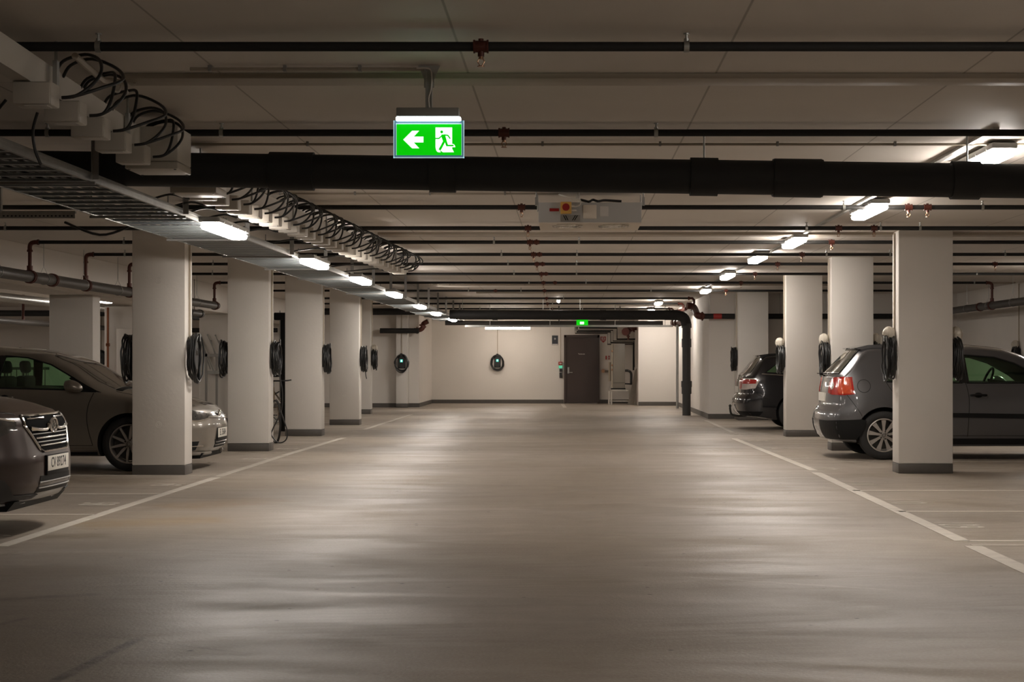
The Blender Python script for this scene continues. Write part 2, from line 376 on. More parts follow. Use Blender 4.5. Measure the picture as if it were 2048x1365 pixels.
for t, x, y in (('109', 2.98, 13.5), ('110', 3.0, 15.75), ('111', 2.97, 18.1), ('112', 2.95, 20.6), ('113', 2.95, 23.0), ('114', 2.95, 25.4), ('115', 2.95, 27.8), ('116', 2.9, 30.2)): fnum(t, x, y, 1)
for t, x, y in (('86', -4.2, 12.6), ('85', -4.15, 15.5), ('84', -4.1, 17.9), ('83', -4.05, 22.6), ('82', -4.05, 25.2)): fnum(t, x, y, -1)

# ================================================================ COLUMNS
def column(x0, x1, y, d, label, grp, marks=(), base=.11, top=CEIL):
    c = thing('concrete_column', ((x0+x1)/2, y+d/2, 0), label, 'column', grp)
    MB().box(x0, x1, y, y+d, base, top, .012).build('shaft', 'column', c)
    MB().box(x0-.001, x1+.001, y-.001, y+d+.001, 0, base, .008).build('base_band', 'base', c)
    m = MB()
    for z in marks:                                          # faint round casting plugs
        mt = Matrix.Translation(((x0+x1)/2, y-.0005, z)) @ FRONT
        m.lathe([(.034, 0), (.034, .002), (.028, .002), (.028, 0)], mt, 24); m.lathe([(.018, 0), (.018, .002), (.013, .002), (.013, 0)], mt, 24)
    if marks: m.build('casting_plug', 'column', c)
    else: m.bm.free()
    return c
Lc = [(264, 370, 19.4), (455, 538, 24.55), (570, 643, 29.5), (659, 718.5, 34.5)]
for i, (a, b, Y) in enumerate(Lc):
    column(px(a, Y), px(b, Y), Y, .37, ['pale painted concrete column in front of the silver-brown hatchback, left of the aisle', 'pale concrete column with a cable loop hanging to the floor at its right side', 'pale concrete column, third from the camera on the left of the aisle', 'pale concrete column, fourth from the camera on the left of the aisle'][i], 'concrete columns', (2.16, .56) if i == 0 else (.58,))
column(px(741, 41.7)-.6, px(741, 41.7), 41.7, .4, 'pale concrete column mostly hidden behind the fourth left one', 'concrete columns')
Rc = [(1797, 1906, 19.7), (1663, 1747, 24.7), (1572, 1645, 29.2), (1476, 1537, 37.3)]
for i, (a, b, Y) in enumerate(Rc):
    column(px(a, Y), px(b, Y), Y, .37 if i < 3 else .85, ['pale concrete column in front of the grey hatchback, right of the aisle', 'pale concrete column just behind the grey hatchback, right of the aisle', 'pale concrete column in front of the black estate car', 'brightly lit pale column behind the black estate car'][i], 'concrete columns', (2.0, .66) if i == 0 else ())
for Y, x0 in ((25.2, -7.5), (35.4, -7.5), (20.1, -7.5)):
    column(x0, x0+.63, Y, .4, {25.2: 'pale column behind the silver-brown hatchback roof, under the left beam', 35.4: 'pale column under the left beam, behind the second left column', 20.1: 'pale column under the left beam, outside the left edge'}[Y], 'columns under the left beam', top=2.219)
column(-8.14, -6.88, 30.6, .4, 'wide pale pier with a copper tube, left behind the nearest left column', 'columns under the left beam', top=2.219)
def pilaster(u0, u1, label):
    column(px(u0, 47.4), px(u1, 47.4), 47.4, .398, label, 'slim columns on the rear wall', base=.11)
pilaster(792, 815.5, 'slim pale pillar with a charger at the left of the rear wall')
pilaster(418, 446, 'slim pale pillar with a charger behind the metal rack')

# ================================================================ LAMPS
def lamp(name, L_, Wd, label, grp, loc, m='diff', hang=None):
    t = thing(name, loc, label, 'light', grp)
    x, y, z = loc
    # z = bottom of diffuser
    h = MB(); h.box(x-Wd/2-.012, x+Wd/2+.012, y-L_/2-.02, y+L_/2+.02, z+.055, z+.10, .014)
    h.box(x-.03, x+.03, y-L_*.35, y-L_*.35+.05, z+.09, z+.115); h.box(x-.03, x+.03, y+L_*.35-.05, y+L_*.35, z+.09, z+.115)
    h.build('housing', 'greymetal', t)
    MB().box(x-Wd/2, x+Wd/2, y-L_/2, y+L_/2, z, z+.056, .027).build('diffuser', m, t)
    for k in (-.38, -.12, .12, .38):
        for sx in (-1, 1): MB().box(x+sx*(Wd/2+.014), x+sx*(Wd/2+.004), y+k*L_-.012, y+k*L_+.012, z+.03, z+.075).build('clip', 'galv', t)
    if hang:
        MB().box(x-.02, x+.02, y-.02, y+.02, z+.10, hang).build('bracket', 'galv', t)
    return t
TZL = 2.42
ll = [(440, 462, 1.05), (622, 528, 1.05), (716, 562, 1.05), (784, 590, 1.05), (836, 614, 1.05), (868, 628, 1.05), (902, 640, 1.05)]
for i, (u, v, s) in enumerate(ll):
    Y = s*F/(V0-v); lamp('batten_light', 1.2, .15, 'lit batten light under the cable tray, %s from the camera' % ORD[i], 'lights along the cable tray', (px(u, Y)+.04, Y, CH+s-.035), hang=TZL)
rl = [(1966, 333), (1738, 430), (1588, 491), (1515, 523), (1455, 557), (1411, 586), (1317, 610), (1302, 623)]
for i, (u, v) in enumerate(rl):
    s = 1.36; Y = s*F/(V0-v); lamp('batten_light', 1.2 if i < 5 else 1.0, .15, 'lit batten light on the ceiling right of the aisle, %s from the camera' % ORD[i], 'lights right of the aisle', (px(u, Y), Y, CEIL-.115))
for i, (x, y) in enumerate(((2.9, 5.5), (2.9, .5), (2.9, -5), (-1.2, -6), (-13.5, 40), (-10.3, 30.5), (-13, 24), (7.6, 26.5))):  # fill lamps added out of view to brighten the dim areas
    lamp('batten_light', 1.2, .15, 'batten light added outside the picture for fill, %s spare' % ORD[i], 'added fill lights', (x, y, CEIL-.115))
# rod lamps seen side-on
def tubelamp(u0, u1, v, Y, label):
    z = pz(v, Y); x0 = px(u0, Y); x1 = px(u1, Y)
    t = thing('tube_light', ((x0+x1)/2, Y, z-.04), label, 'light', 'tube lights')
    MB().box(x0, x1, Y-.05, Y+.05, z+.015, z+.06, .01).build('housing', 'greymetal', t)
    MB().cyl((x0+.01, Y, z), (x1-.01, Y, z), .042, n=20).build('diffuser', 'tube', t)
    for k in (.15, .85): MB().cyl((x0+(x1-x0)*k, Y, z+.05), (x0+(x1-x0)*k, Y, CEIL), .006, n=8).build('rod', 'galv', t)
tubelamp(970, 1061, 656, 50.6, 'long lit tube light hanging before the rear wall')
tubelamp(396, 456, 622, 42.5, 'long lit tube light seen between the two nearest left columns')
t = thing('ceiling_sensor', (px(1117, 41), 41, CEIL-.1), 'small bright white ceiling lamp far down the aisle', 'light')
MB().cyl((px(1117, 41), 41, CEIL), (px(1117, 41), 41, CEIL-.05), .05).build('housing', 'whiteplastic', t)
MB().sph((px(1117, 41), 41, CEIL-.07), .04).build('lens', 'diff', t)

# ================================================================ SPRINKLER PIPES
mains = {}
ys = [7.85, 10.82, 13.4, 16.07, 18.6, 20.8, 23.2, 25.5, 28.4, 31.6, 35.2, 39.5, 43.2, 47.4]
ZP = CH+1.41; XML = -6.42; XMR = 7.62; ZM = 2.27
hang_u = {7.85: (197, 1373), 10.82: (443, 95, 1312), 16.07: (1688, 1965), 18.6: (1613, 1840), 20.8: (988, 1158), 23.2: (1003, 1154, 2010, 1780), 25.5: (1016, 1153), 28.4: (1028, 1153), 31.6: (1058, 1172), 35.2: (937, 1042, 1302), 39.5: (1127,), 43.2: (1105,), 47.4: (1105, 960)}
head_u = {7.85: (962,), 10.82: (1008,), 13.4: (1031,), 16.07: (1043, 1855, 1817), 18.6: (1056, 1748, 1677), 20.8: (1060, 1663), 23.2: (1067, 1604, 138), 25.5: (1074, 1555, 1990), 28.4: (1083, 1510), 31.6: (1087, 1482), 35.2: (1089, 1452), 39.5: (1093, 1435), 43.2: (1095,), 47.4: (1105,)}
tee_u = {20.8: (1073,), 23.2: (1079,), 25.5: (1085,), 28.4: (1092,), 31.6: (1110,), 35.2: (991,)}
for i, Y in enumerate(ys):
    xl = XML+.06; xr = XMR-.06 if Y < 38 else 2.75
    if Y > 47: xl = -3.9
    xl2 = xl; 
    t = thing('sprinkler_pipe', (0, Y, ZP-.03), 'black sprinkler pipe crossing the ceiling, %s from the camera' % ORD[i], 'pipe', 'sprinkler pipes')
    p = [(xl, Y, ZP), (xr, Y, ZP)]
    MB().tube(p, .0215, 12).build('pipe', 'blackpipe', t)
    hs = [px(u, Y) for u in hang_u.get(Y, ())]
    for k in range(-2, 4):
        x = k*3.1+(i*.7 % 1.3)
        if xl < x < xr and (x < px(0, Y) or x > px(2048, Y) or Y > 18 and (x < px(560, Y) or x > px(1650, Y))): hs.append(x)
    for x in hs:
        if not xl < x < xr: continue
        MB().lathe([(.0225, -.012), (.027, -.012), (.027, .012), (.0225, .012)], Matrix.Translation((x, Y, ZP)) @ Matrix.Rotation(PI/2, 4, 'Y'), 20).cyl((x, Y, ZP+.026), (x, Y, CEIL), .006, n=8).cyl((x, Y, CEIL-.006), (x, Y, CEIL), .014, n=10).cyl((x, Y, ZP+.022), (x, Y, ZP+.036), .012, n=8).build('pipe_clamp', 'galv', t)
    for u in head_u.get(Y, ()):
        x = px(u, Y)
        if not xl < x < xr: continue
        h = MB(); h.cyl((x-.028, Y, ZP), (x+.028, Y, ZP), .027, n=16); h.cyl((x-.034, Y, ZP), (x-.026, Y, ZP), .031); h.cyl((x+.026, Y, ZP), (x+.034, Y, ZP), .031); h.cyl((x, Y, ZP), (x, Y, ZP-.045), .015, n=12)
        h.cyl((x, Y, ZP), (x, Y, ZP+.035), .012, n=10)
        h = h.build('tee_fitting', 'rust', t)
        s = MB(); z = ZP-.045; s.cyl((x, Y, z), (x, Y, z-.012), .011, n=10)
        for sx in (-1, 1): s.tube([(x+sx*.008, Y, z-.008), (x+sx*.016, Y, z-.022), (x+sx*.004, Y, z-.042)], .003, 6)
        s.cyl((x, Y, z-.042), (x, Y, z-.046), .017, n=14); s.build('sprinkler_head', 'bronze', h)
    for u in tee_u.get(Y, ()):
        x = px(u, Y); MB().cyl((x-.012, Y, ZP), (x+.012, Y, ZP), .034).cyl((x-.035, Y, ZP), (x+.035, Y, ZP), .026).build('coupling', 'rust', t)
    def drop(x0, sx, Y=Y, t=t):
        pts = [(x0-sx*.10, Y, ZP), (x0-sx*.05, Y, ZP-.002), (x0-sx*.015, Y, ZP-.015), (x0, Y, ZP-.05), (x0, Y, ZP-.10)]
        MB().tube(pts, .027, 12, smooth=4).cyl((x0-sx*.11, Y, ZP), (x0-sx*.09, Y, ZP), .034).cyl((x0, Y, ZP-.09), (x0, Y, ZP-.115), .034).build('elbow', 'rust', t)
        MB().cyl((x0, Y, ZP-.1), (x0, Y, ZM+.08), .0225, n=12).cyl((x0, Y, ZM+.13), (x0, Y, ZM+.06), .034, n=14).build('riser', 'rust', t)
    if Y < 33: drop(XML, -1) if False else drop(XML, -1)
    if Y < 38: drop(XMR, 1)
    if Y > 38:
        MB().tube([(2.68, Y, ZP), (2.76, Y, ZP), (2.80, Y, ZP-.04), (2.80, Y, ZP-.12)], .03, 10).cyl((2.66, Y, ZP), (2.70, Y, ZP), .04).build('elbow', 'rust', t)

def mainpipe(x, y0, y1, label, left):
    t = thing('sprinkler_main', (x, (y0+y1)/2, ZM-.07), label, 'pipe', 'sprinkler mains')
    MB().cyl((x, y0, ZM), (x, y1, ZM), .068, n=24).build('pipe', 'greypvc', t)
    for i, Y in enumerate([q for q in ys if q < (33 if left else 38)]):
        for dy in ((0, .9) if i % 2 else (0,)):
            if Y+dy > y1: continue
            MB().lathe([(.069, -.04), (.082, -.04), (.082, -.015), (.075, -.015), (.075, .015), (.082, .015), (.082, .04), (.069, .04)], Matrix.Translation((x, Y+dy, ZM)) @ Matrix.Rotation(PI/2, 4, 'X'), 24).build('coupling', 'rust', t)
    y = y0+1.1
    while y < y1-.2:
        MB().cyl((x, y, CEIL), (x, y, ZM+.15), .005, n=6).tube([(x-.072, y, ZM), (x, y, ZM+.15), (x+.072, y, ZM)], .0035, 6).tube([(x+.071*math.cos(a*PI/12), y, ZM+.071*math.sin(a*PI/12)) for a in range(24)], .004, 6, closed=True).build('hanger', 'galv', t)
        y += 1.75
    return t
mainpipe(XML, YB+1, 31.8, 'dark grey sprinkler main slung under the ceiling beside the left beam', True)
mainpipe(XMR, YB+1, 37.6, 'dark grey sprinkler main slung under the ceiling along the right wall', False)
tag(MB().cyl((-6.76, 31.1, 2.13), (-6.76, 32.0, 2.13), .065, n=20).cyl((-6.76, 31.9, 2.13), (-6.76, 32.02, 2.13), .078, n=20).cyl((-6.76, 31.5, 2.19), (-6.76, 31.5, CEIL), .005).build('sprinkler_main', 'greypvc'), 'short dark main pipe end below the left sprinkler main, between the columns', 'pipe')

# big black insulated pipe (near)
def bigpipe(pts, r, collars, name, label, rods=()):
    t = thing(name, pts[0], label, 'pipe', 'black insulated pipes')
    MB().tube(pts, r, 28, smooth=6 if len(pts) > 2 else 0).build('pipe', 'bigblack', t)
    for a, b, k in collars:
        a = Vector(a); b = Vector(b); c = (a+b)/2; m = MB(); m.cyl(a, b, r*k, n=28)
        m.build('collar', 'bigblack', t)
    for p in rods: MB().cyl((p[0], p[1], CEIL), (p[0], p[1], p[2]+r*.9), .006, n=8).build('rod', 'galv', t)
    return t
Yb = 11.3
def bp(u):      # centre line of the near black pipe
    zc = pz(335+.0135*u, Yb); return Vector((px(u, Yb), Yb, zc))
cl = [(bp(a), bp(b), 1.12) for a, b in ((540, 628), (860, 912), (1380, 1435), (1902, 1958))]+[(bp(1545), bp(1645), 1.1), (bp(1548), bp(1642), 1.13)]
bigpipe([bp(-900), bp(2700)], .111, cl, 'insulated_pipe', 'thick black insulated pipe crossing the ceiling behind the exit sign', [bp(1408), bp(1934), bp(380), bp(-200)])
# big black pipe (far) with elbow and vertical drain
Yf = 40.6; zc = pz(630.5, Yf); xv = px(1373, Yf)
t = bigpipe([(-2.79, Yf, zc+.01), (-1, Yf, zc+.005), (xv-.5, Yf, zc)], .113, [((px(1200, Yf), Yf, zc), (px(1212, Yf), Yf, zc), 1.08), ((px(985, Yf), Yf, zc), (px(995, Yf), Yf, zc), 1.08)], 'insulated_pipe', 'thick black insulated pipe crossing the ceiling before the rear wall', [Vector((px(u, Yf), Yf, zc)) for u in (1086, 1160, 925)])
bigpipe([(px(500, 45), 45, 2.535), (-3.34, 45, 2.535)], .088, [((px(700, 45), 45, 2.535), (px(712, 45), 45, 2.535), 1.08)], 'insulated_pipe', 'dark insulated pipe crossing above the far end of the cable tray, behind the left columns', [Vector((-6, 45, 2.535)), Vector((-4.2, 45, 2.535))])
MB().tube([(xv-.5, Yf, zc), (xv-.2, Yf, zc-.01), (xv-.05, Yf, zc-.08), (xv, Yf, zc-.25)], .118, 24, smooth=6).build('elbow', 'bigblack', t)
t = thing('drain_pipe', (xv, Yf, 0), 'dark vertical drain pipe standing on the floor at the far right corner', 'pipe')
MB().cyl((xv, Yf, .0), (xv, Yf, zc-.2), .097, n=28).build('pipe', 'drain', t)
for z0, z1, r in ((.50, .66, .115), (.66, .80, .125), (zc-.75, zc-.55, .112), (zc-.3, zc-.2, .118)): MB().cyl((xv, Yf, z0), (xv, Yf, z1), r, n=28).build('collar', 'drain', t)
# lower thin dark pipe before the rear wall, light rail
x0 = px(885, 46); x1 = px(1345, 46)
tag(MB().cyl((x0, 47.0, pz(646.5, 47)), (x1-.2, 47.0, pz(646.5, 47)), .06, n=20).cyl((px(1118, 47), 46.9, pz(652, 47)), (px(1118, 47), 46.9, CEIL), .015).cyl((px(1240, 47), 47, pz(646.5, 47)), (px(1240, 47), 47, CEIL), .01).build('pipe', 'greypvc'), 'dark grey pipe hanging below the far insulated pipe', 'pipe')
t = thing('support_rail', (0, 46, 2.15), 'long pale steel rail hung before the rear wall above the door', 'rail')
MB().box(px(930, 46), px(1345, 46), 45.97, 46.03, pz(654.5, 46), pz(650.5, 46)).build('rail', 'galv', t)
for u in (980, 1100, 1230, 1330): MB().cyl((px(u, 46), 46, pz(652, 46)), (px(u, 46), 46, CEIL), .008).build('rod', 'galv', t)
for sx, z in ((0, 0),):
    tag(MB().cyl((px(1348, 48), 46.5, 0), (px(1348, 48), 46.5, pz(650, 46.5)), .035).build('support_post', 'galv'), 'slim pale steel post left of the vertical drain pipe', 'post')

# red pipework at far right corner
def redpipe(name, pts, r, label, extra=(), smooth=5):
    t = thing(name, pts[0], label, 'pipe', 'red pipe fittings')
    MB().tube(pts, r, 14, smooth=smooth).build('pipe', 'rust', t)
    for a, b, k in extra: MB().cyl(a, b, r*k, n=18).build('flange', 'rust', t)
    return t
Yr = 39.0
redpipe('red_elbow_pipe', [P(1374, 612, Yr), P(1386, 614, Yr), P(1391, 622, Yr-.3), P(1395, 631, Yr-1.0), P(1406, 633, 38.0)], .075, 'thick red-brown pipe bend at the far right wall corner', [(P(1384, 613, Yr), P(1386.5, 614, Yr), 1.35), (P(1403, 633, 38.0), P(1406, 633, 38.0), 1.3)])
t = thing('sprinkler_feed_pipe', P(1406, 634, 38.0), 'dark pipe with a red marker along the grey end wall, right of the corner', 'pipe')
a = P(1406, 633, 38.0); b = Vector((8.3, 38.0, a.z)); MB().cyl(a, b, .058, n=20).build('pipe', 'blackpipe', t)
c = P(1435, 632, 38.0); MB().cyl((c.x-.09, 38.0, a.z), (c.x+.09, 38.0, a.z), .0605, n=20).build('marker', 'redmark', t)
for u in (1419.5, 1560, 1650): MB().cyl((px(u, 38), 38.0, a.z-.06), (px(u, 38), 38.0, CEIL), .006).build('rod', 'galv', t)
redpipe('red_valve', [P(1344, 646, 47), P(1352, 646, 47), P(1360, 644, 46.5), P(1366, 640, 46)], .085, 'round red pipe end beside the elbow of the far insulated pipe', [(P(1343, 646, 47), P(1346, 646, 47), 1.3), (P(1354, 646, 46.9), P(1357, 645, 46.7), 1.4)])
redpipe('red_valve', [P(1253, 664, 50.5), P(1258, 660, 50.5), P(1268, 656, 50.5), P(1276, 655, 50.5)], .08, 'red valve with a round wheel above the grey cabinet by the rear door', [(P(1262, 659, 50.4), P(1264, 657, 50.4), 1.6), (P(1251, 664, 50.2), P(1254, 664, 50.6), 1.4)])
redpipe('red_branch_pipe', [P(1256, 668, 50.5), P(1256.5, 674, 50.5), P(1256.5, 680, 50.5)], .03, 'thin red-brown drop pipe below the valve over the grey cabinet', [(P(1256.5, 672, 50.5), P(1256.5, 674, 50.5), 1.6)], 0)
redpipe('red_manifold_pipe', [P(1330, 624, 44), P(1338, 624, 44), P(1352, 623, 44), P(1365, 621, 43), P(1372, 618, 42)], .04, 'row of red pipe fittings above the far insulated pipe near the corner', [(P(u, 624, 44), P(u+2, 624, 44), 1.7) for u in (1333, 1339, 1345)])
tag(MB().cyl(P(838, 662, 47.2), P(760, 662, 47.2), .07, n=18).build('feed_pipe', 'blackpipe'), 'dark pipe on the left part of the rear wall behind the slim pillar', 'pipe')
redpipe('red_elbow_pipe', [P(828, 661, 47.3), P(840, 660, 47.3), P(846, 655, 47.3), P(847, 648, 47.4), P(856, 643, 47.4)], .065, 'red-brown pipe bend at the left corner of the rear wall', [(P(833, 661, 47.3), P(836, 661, 47.3), 1.5), (P(845, 654, 47.3), P(846, 651, 47.3), 1.5)])

# thin conduits and flat trunking on the ceiling
def conduit(v, u0, u1, label, r=.009, step=150):
    Y = 1.455*F/(V0-v); t = thing('ceiling_conduit', (px((u0+u1)/2, Y), Y, CEIL-.03), label, 'conduit', 'thin ceiling conduits')
    MB().tube([(px(u0, Y), Y, CEIL-.018), (px(u1, Y), Y, CEIL-.018)], r, 8).build('tube', 'trunk', t)
    u = u0+40
    while u < u1: MB().box(px(u, Y)-.008, px(u, Y)+.008, Y-.016, Y+.016, CEIL-.03, CEIL).build('clip', 'greymetal', t); u += step
conduit(137, 380, 848, 'thin conduit on the ceiling running to the exit sign bracket')
conduit(288, 340, 2900, 'thin conduit across the ceiling just before the thick black pipe', step=235)
conduit(387, 520, 1118, 'thin conduit on the ceiling running to the heater')
conduit(570, 860, 1700, 'thin pale conduit across the ceiling far down the aisle', .012)
def trunking(Y0, Y1, x0, x1, label): return tag(MB().box(x0, x1, Y0, Y1, CEIL-.028, CEIL-.0005, .003).build('flat_trunking', 'trunk'), label, 'trunking', 'flat ceiling trunking')
trunking(8.93, 9.17, px(245, 9), 8.3, 'flat brown-grey trunking across the ceiling behind the nearest sprinkler pipe')
trunking(20.0, 20.35, -2.2, 8.3, 'flat brown-grey trunking across the ceiling just beyond the heater')
trunking(32.6, 32.95, -2, 8.3, 'flat pale trunking across the ceiling half way to the rear wall')
trunking(37.3, 37.6, -2, 2.9, 'flat pale trunking across the ceiling nearest the rear wall')
tag(MB().box(2.66, 2.70, 11, 36, CEIL-.022, CEIL-.0005).build('lamp_rail', 'galv'), 'thin steel rail on the ceiling linking the right row of lights', 'rail')

# ================================================================ EXIT SIGN
Ys = 8.7; k = .351/1505
def sg(x, y): return (px(787, Ys)+(x-160)*k, pz(316, Ys)+(1215-y)*k)
t = thing('exit_sign', (px(858, Ys), Ys, pz(316, Ys)), 'lit green exit sign with white arrow and running figure hung from the ceiling', 'exit sign')
def sbox(name, x0, y0, x1, y1, d0, d1, m, bev=0, par=t):
    a = sg(x0, y0); b = sg(x1, y1); return MB().box(a[0], b[0], Ys+d0, Ys+d1, b[1], a[1], bev).build(name, m, par)
pn = sbox('acrylic_plate', 160, 420, 1665, 1220, -.004, .004, 'signclear')
m = MB()
for a in ((160, 420, 178, 1220), (1650, 420, 1668, 1220), (160, 1200, 1668, 1220), (212, 480, 228, 1165), (212, 480, 1615, 500), (1608, 500, 1618, 1165)):
    p = sg(a[0], a[1]); q = sg(a[2], a[3]); m.box(p[0], q[0], Ys-.0058, Ys+.0045, q[1], p[1])
m.build('plate_edge', 'signedge', pn)
face = sbox('green_face', 228, 500, 1610, 1160, -.0068, -.003, 'signgreen', par=t)
sbox('green_face', 228, 500, 1610, 1160, .0042, .0055, 'signgreen', par=t)
def sprism(name, polys, mt, d, th):
    m = MB()
    for poly in polys: m.prism([sg(*p) for p in poly], Matrix.Translation((0, Ys-d, 0)) @ FRONT, th)
    return m.build(name, mt, face)
sprism('arrow_symbol', [[(370, 830), (560, 640), (710, 640), (595, 765), (800, 765), (800, 890), (595, 890), (712, 1015), (560, 1015)]], 'signwhite', .0068, .0006)
sprism('door_symbol', [[(1058, 570), (1412, 570), (1412, 1020), (1450, 1098), (1130, 1100), (1095, 1090), (1072, 1055), (1058, 990)], [(1412, 920), (1445, 925), (1470, 955), (1480, 990), (1412, 992)]], 'signwhite', .0068, .0006)
def stroke(pts, wd):
    out = []
    for (x0, y0), (x1, y1) in zip(pts, pts[1:]):
        d = math.hypot(x1-x0, y1-y0); nx = -(y1-y0)/d*wd/2; ny = (x1-x0)/d*wd/2; ex = (x1-x0)/d*wd*.25; ey = (y1-y0)/d*wd*.25
        out.append([(x0-ex+nx, y0-ey+ny), (x1+ex+nx, y1+ey+ny), (x1+ex-nx, y1+ey-ny), (x0-ex-nx, y0-ey-ny)])
    return out
man = [[(1190+31*math.cos(a*PI/10), 665+31*math.sin(a*PI/10)) for a in range(20)]]
man += [[(1185, 720), (1260, 720), (1300, 860), (1295, 880), (1240, 880), (1220, 870), (1180, 760)]]
man += stroke([(1062, 805), (1130, 805), (1205, 735)], 26)+stroke([(1240, 730), (1320, 738), (1368, 805)], 28)
man += stroke([(1250, 850), (1195, 960), (1150, 1040)], 50)+stroke([(1270, 850), (1305, 955)], 46)+stroke([(1295, 955), (1435, 955)], 32)
man += [[(1150, 1060), (1185, 1075), (1215, 1100), (1170, 1100)]]
sprism('figure_symbol', man, 'signgreen', .0074, .0006)
h = sbox('lamp_housing', 232, 160, 1565, 345, -.035, .035, 'greymetal', .004)
sbox('lamp_tube', 215, 345, 1600, 435, -.022, .022, 'signtube', .006)
m = MB(); x = px(858, Ys); zt = pz(218, Ys)
for sx in (-1, 1): m.box(x+sx*.014-.003, x+sx*.014+.003, Ys-.012, Ys+.012, zt, CEIL-.03)
m.box(x-.014, x+.014, Ys+.009, Ys+.012, zt, CEIL-.03)
m.build('hanger_channel', 'galv', t)
m = MB(); m.prism([(x-.055, CEIL), (x+.055, CEIL), (x+.045, CEIL-.02), (x+.025, CEIL-.07), (x+.025, CEIL-.11), (x-.025, CEIL-.11), (x-.025, CEIL-.07), (x-.045, CEIL-.02)], Matrix.Translation((0, Ys+.016, 0)) @ FRONT, .003); m.build('gusset_plate', 'galv', t)
MB().tube([(x-.06, Ys-.02, CEIL-.018), (x+.0, Ys-.025, CEIL-.02), (x+.015, Ys-.025, CEIL-.05), (x+.012, Ys-.02, CEIL-.12), (x+.0, Ys-.018, zt+.05), (x+.004, Ys-.012, zt)], .004, 6, smooth=5).build('cable', 'whiteplastic', t)
# far exit sign
Y2 = 45.5; t = thing('exit_sign', P(1165, 650, Y2), 'small green exit sign far away above the rear door', 'exit sign')
MB().box(px(1153, Y2), px(1176, Y2), Y2, Y2+.03, pz(651, Y2), pz(640, Y2)).build('green_face', 'signgreen', t)
MB().box(px(1160, Y2), px(1168, Y2), Y2-.003, Y2, pz(649, Y2), pz(644, Y2)).build('white_symbol', 'signwhite', t)
MB().box(px(1152, Y2), px(1177, Y2), Y2-.03, Y2+.06, pz(640, Y2), pz(637, Y2)).build('lamp_housing', 'greymetal', t)
MB().cyl((px(1165, Y2), Y2+.01, pz(638, Y2)), (px(1165, Y2), Y2+.01, CEIL), .01).build('rod', 'galv', t)

# ================================================================ UNIT HEATER
Yh = 14.8; x0 = px(1077, Yh); x1 = px(1283, Yh); zb = pz(446, Yh); zt = pz(405, Yh); dp = .8
t = thing('unit_heater', ((x0+x1)/2, Yh+dp/2, zb), 'grey ceiling heater unit with two round fans and a red and yellow switch', 'heater')
MB().box(x0, x1, Yh, Yh+dp, zb+.004, zt, .004).build('casing', 'heater', t)
MB().box(x0+.002, x1-.002, Yh+.001, Yh+dp-.001, zb-.003, zb+.004).build('bottom_panel', 'heaterlow', t)
for cx in (x0+(x1-x0)*.28, x0+(x1-x0)*.735):
    m = MB()
    for r in (.04, .07, .10, .128): m.tube([(cx+r*math.cos(a*PI/16), Yh+.25+r*1.35*math.sin(a*PI/16), zb-.012) for a in range(32)], .003, 6, closed=True)
    for a in range(8): m.tube([(cx, Yh+.25, zb-.014), (cx+.13*math.cos(a*PI/4), Yh+.25+.175*math.sin(a*PI/4), zb-.006)], .003, 6)
    m.build('fan_grille', 'chrome', t)
for sx, x in ((-1, x0), (1, x1)):
    MB().box(x+sx*.001, x+sx*.006, Yh+.05, Yh+.12, zt-.05, CEIL-.12).box(x-.01+sx*.02, x+.01+sx*.02, Yh+.06, Yh+.1, zt-.02, zt+.05).cyl((x+sx*.02, Yh+.08, zt), (x+sx*.02, Yh+.08, CEIL), .006).build('hanging_bracket', 'galv', t)
    MB().cyl((x+sx*.02, Yh+.7, zt-.02), (x+sx*.02, Yh+.7, CEIL), .006).build('threaded_rod', 'galv', t)
def hb(u0, v0, u1, v1, d0=-.003, d1=.001, bev=0): return MB().box(px(u0, Yh), px(u1, Yh), Yh+d0, Yh+d1, pz(v1, Yh), pz(v0, Yh), bev)
sw = hb(1121, 405, 1143, 428.5, -.06, -.001, .006).build('switch_box', 'yellow', t)
a = P(1132, 416, Yh); MB().cyl((a.x, Yh-.06, a.z), (a.x, Yh-.085, a.z), .031, n=24).build('rotary_knob', 'redknob', sw)
MB().box(a.x-.006, a.x+.006, Yh-.095, Yh-.085, a.z-.025, a.z+.025).build('knob_grip', 'redknob', sw)
hb(1143, 412, 1149, 415, -.03, -.01).box(px(1143, Yh), px(1153, Yh), Yh-.03, Yh-.015, pz(423, Yh), pz(420, Yh)).build('cable_gland', 'whiteplastic', sw)
hb(1099, 417, 1118, 423).build('red_label', 'redknob', t)
hb(1166, 410, 1193, 438, -.012, .001, .006).build('cover_plate', 'heaterlow', t)
hb(1200, 413, 1217, 433).build('paper_label', 'sticker', t)
m = hb(1121, 430, 1160, 444, -.004)
m.build('bracket_plate', 'galv', t)
m = MB()
for i in range(4): m.prism([(px(1126+i*4, Yh), pz(431, Yh)), (px(1128+i*4, Yh), pz(431, Yh)), (px(1134+i*4-1, Yh), pz(441, Yh)), (px(1132+i*4-1, Yh), pz(441, Yh))] if i < 2 else [(px(1142+i*4, Yh), pz(431, Yh)), (px(1144+i*4, Yh), pz(431, Yh)), (px(1138+i*4, Yh), pz(441, Yh)), (px(1136+i*4, Yh), pz(441, Yh))], Matrix.Translation((0, Yh-.0045, 0)) @ FRONT, .001)
m.build('slot', 'trimblack', t)
m = MB(); m.tube([P(1118, 389, 15.2), P(1128, 392, Yh), P(1140, 397, Yh-.02), P(1158, 399, Yh-.03), P(1161, 405, Yh-.04), P(1158, 411, Yh-.03), P(1148, 414, Yh-.02)], .006, 8, smooth=5)
m.build('white_cable', 'whiteplastic', t)
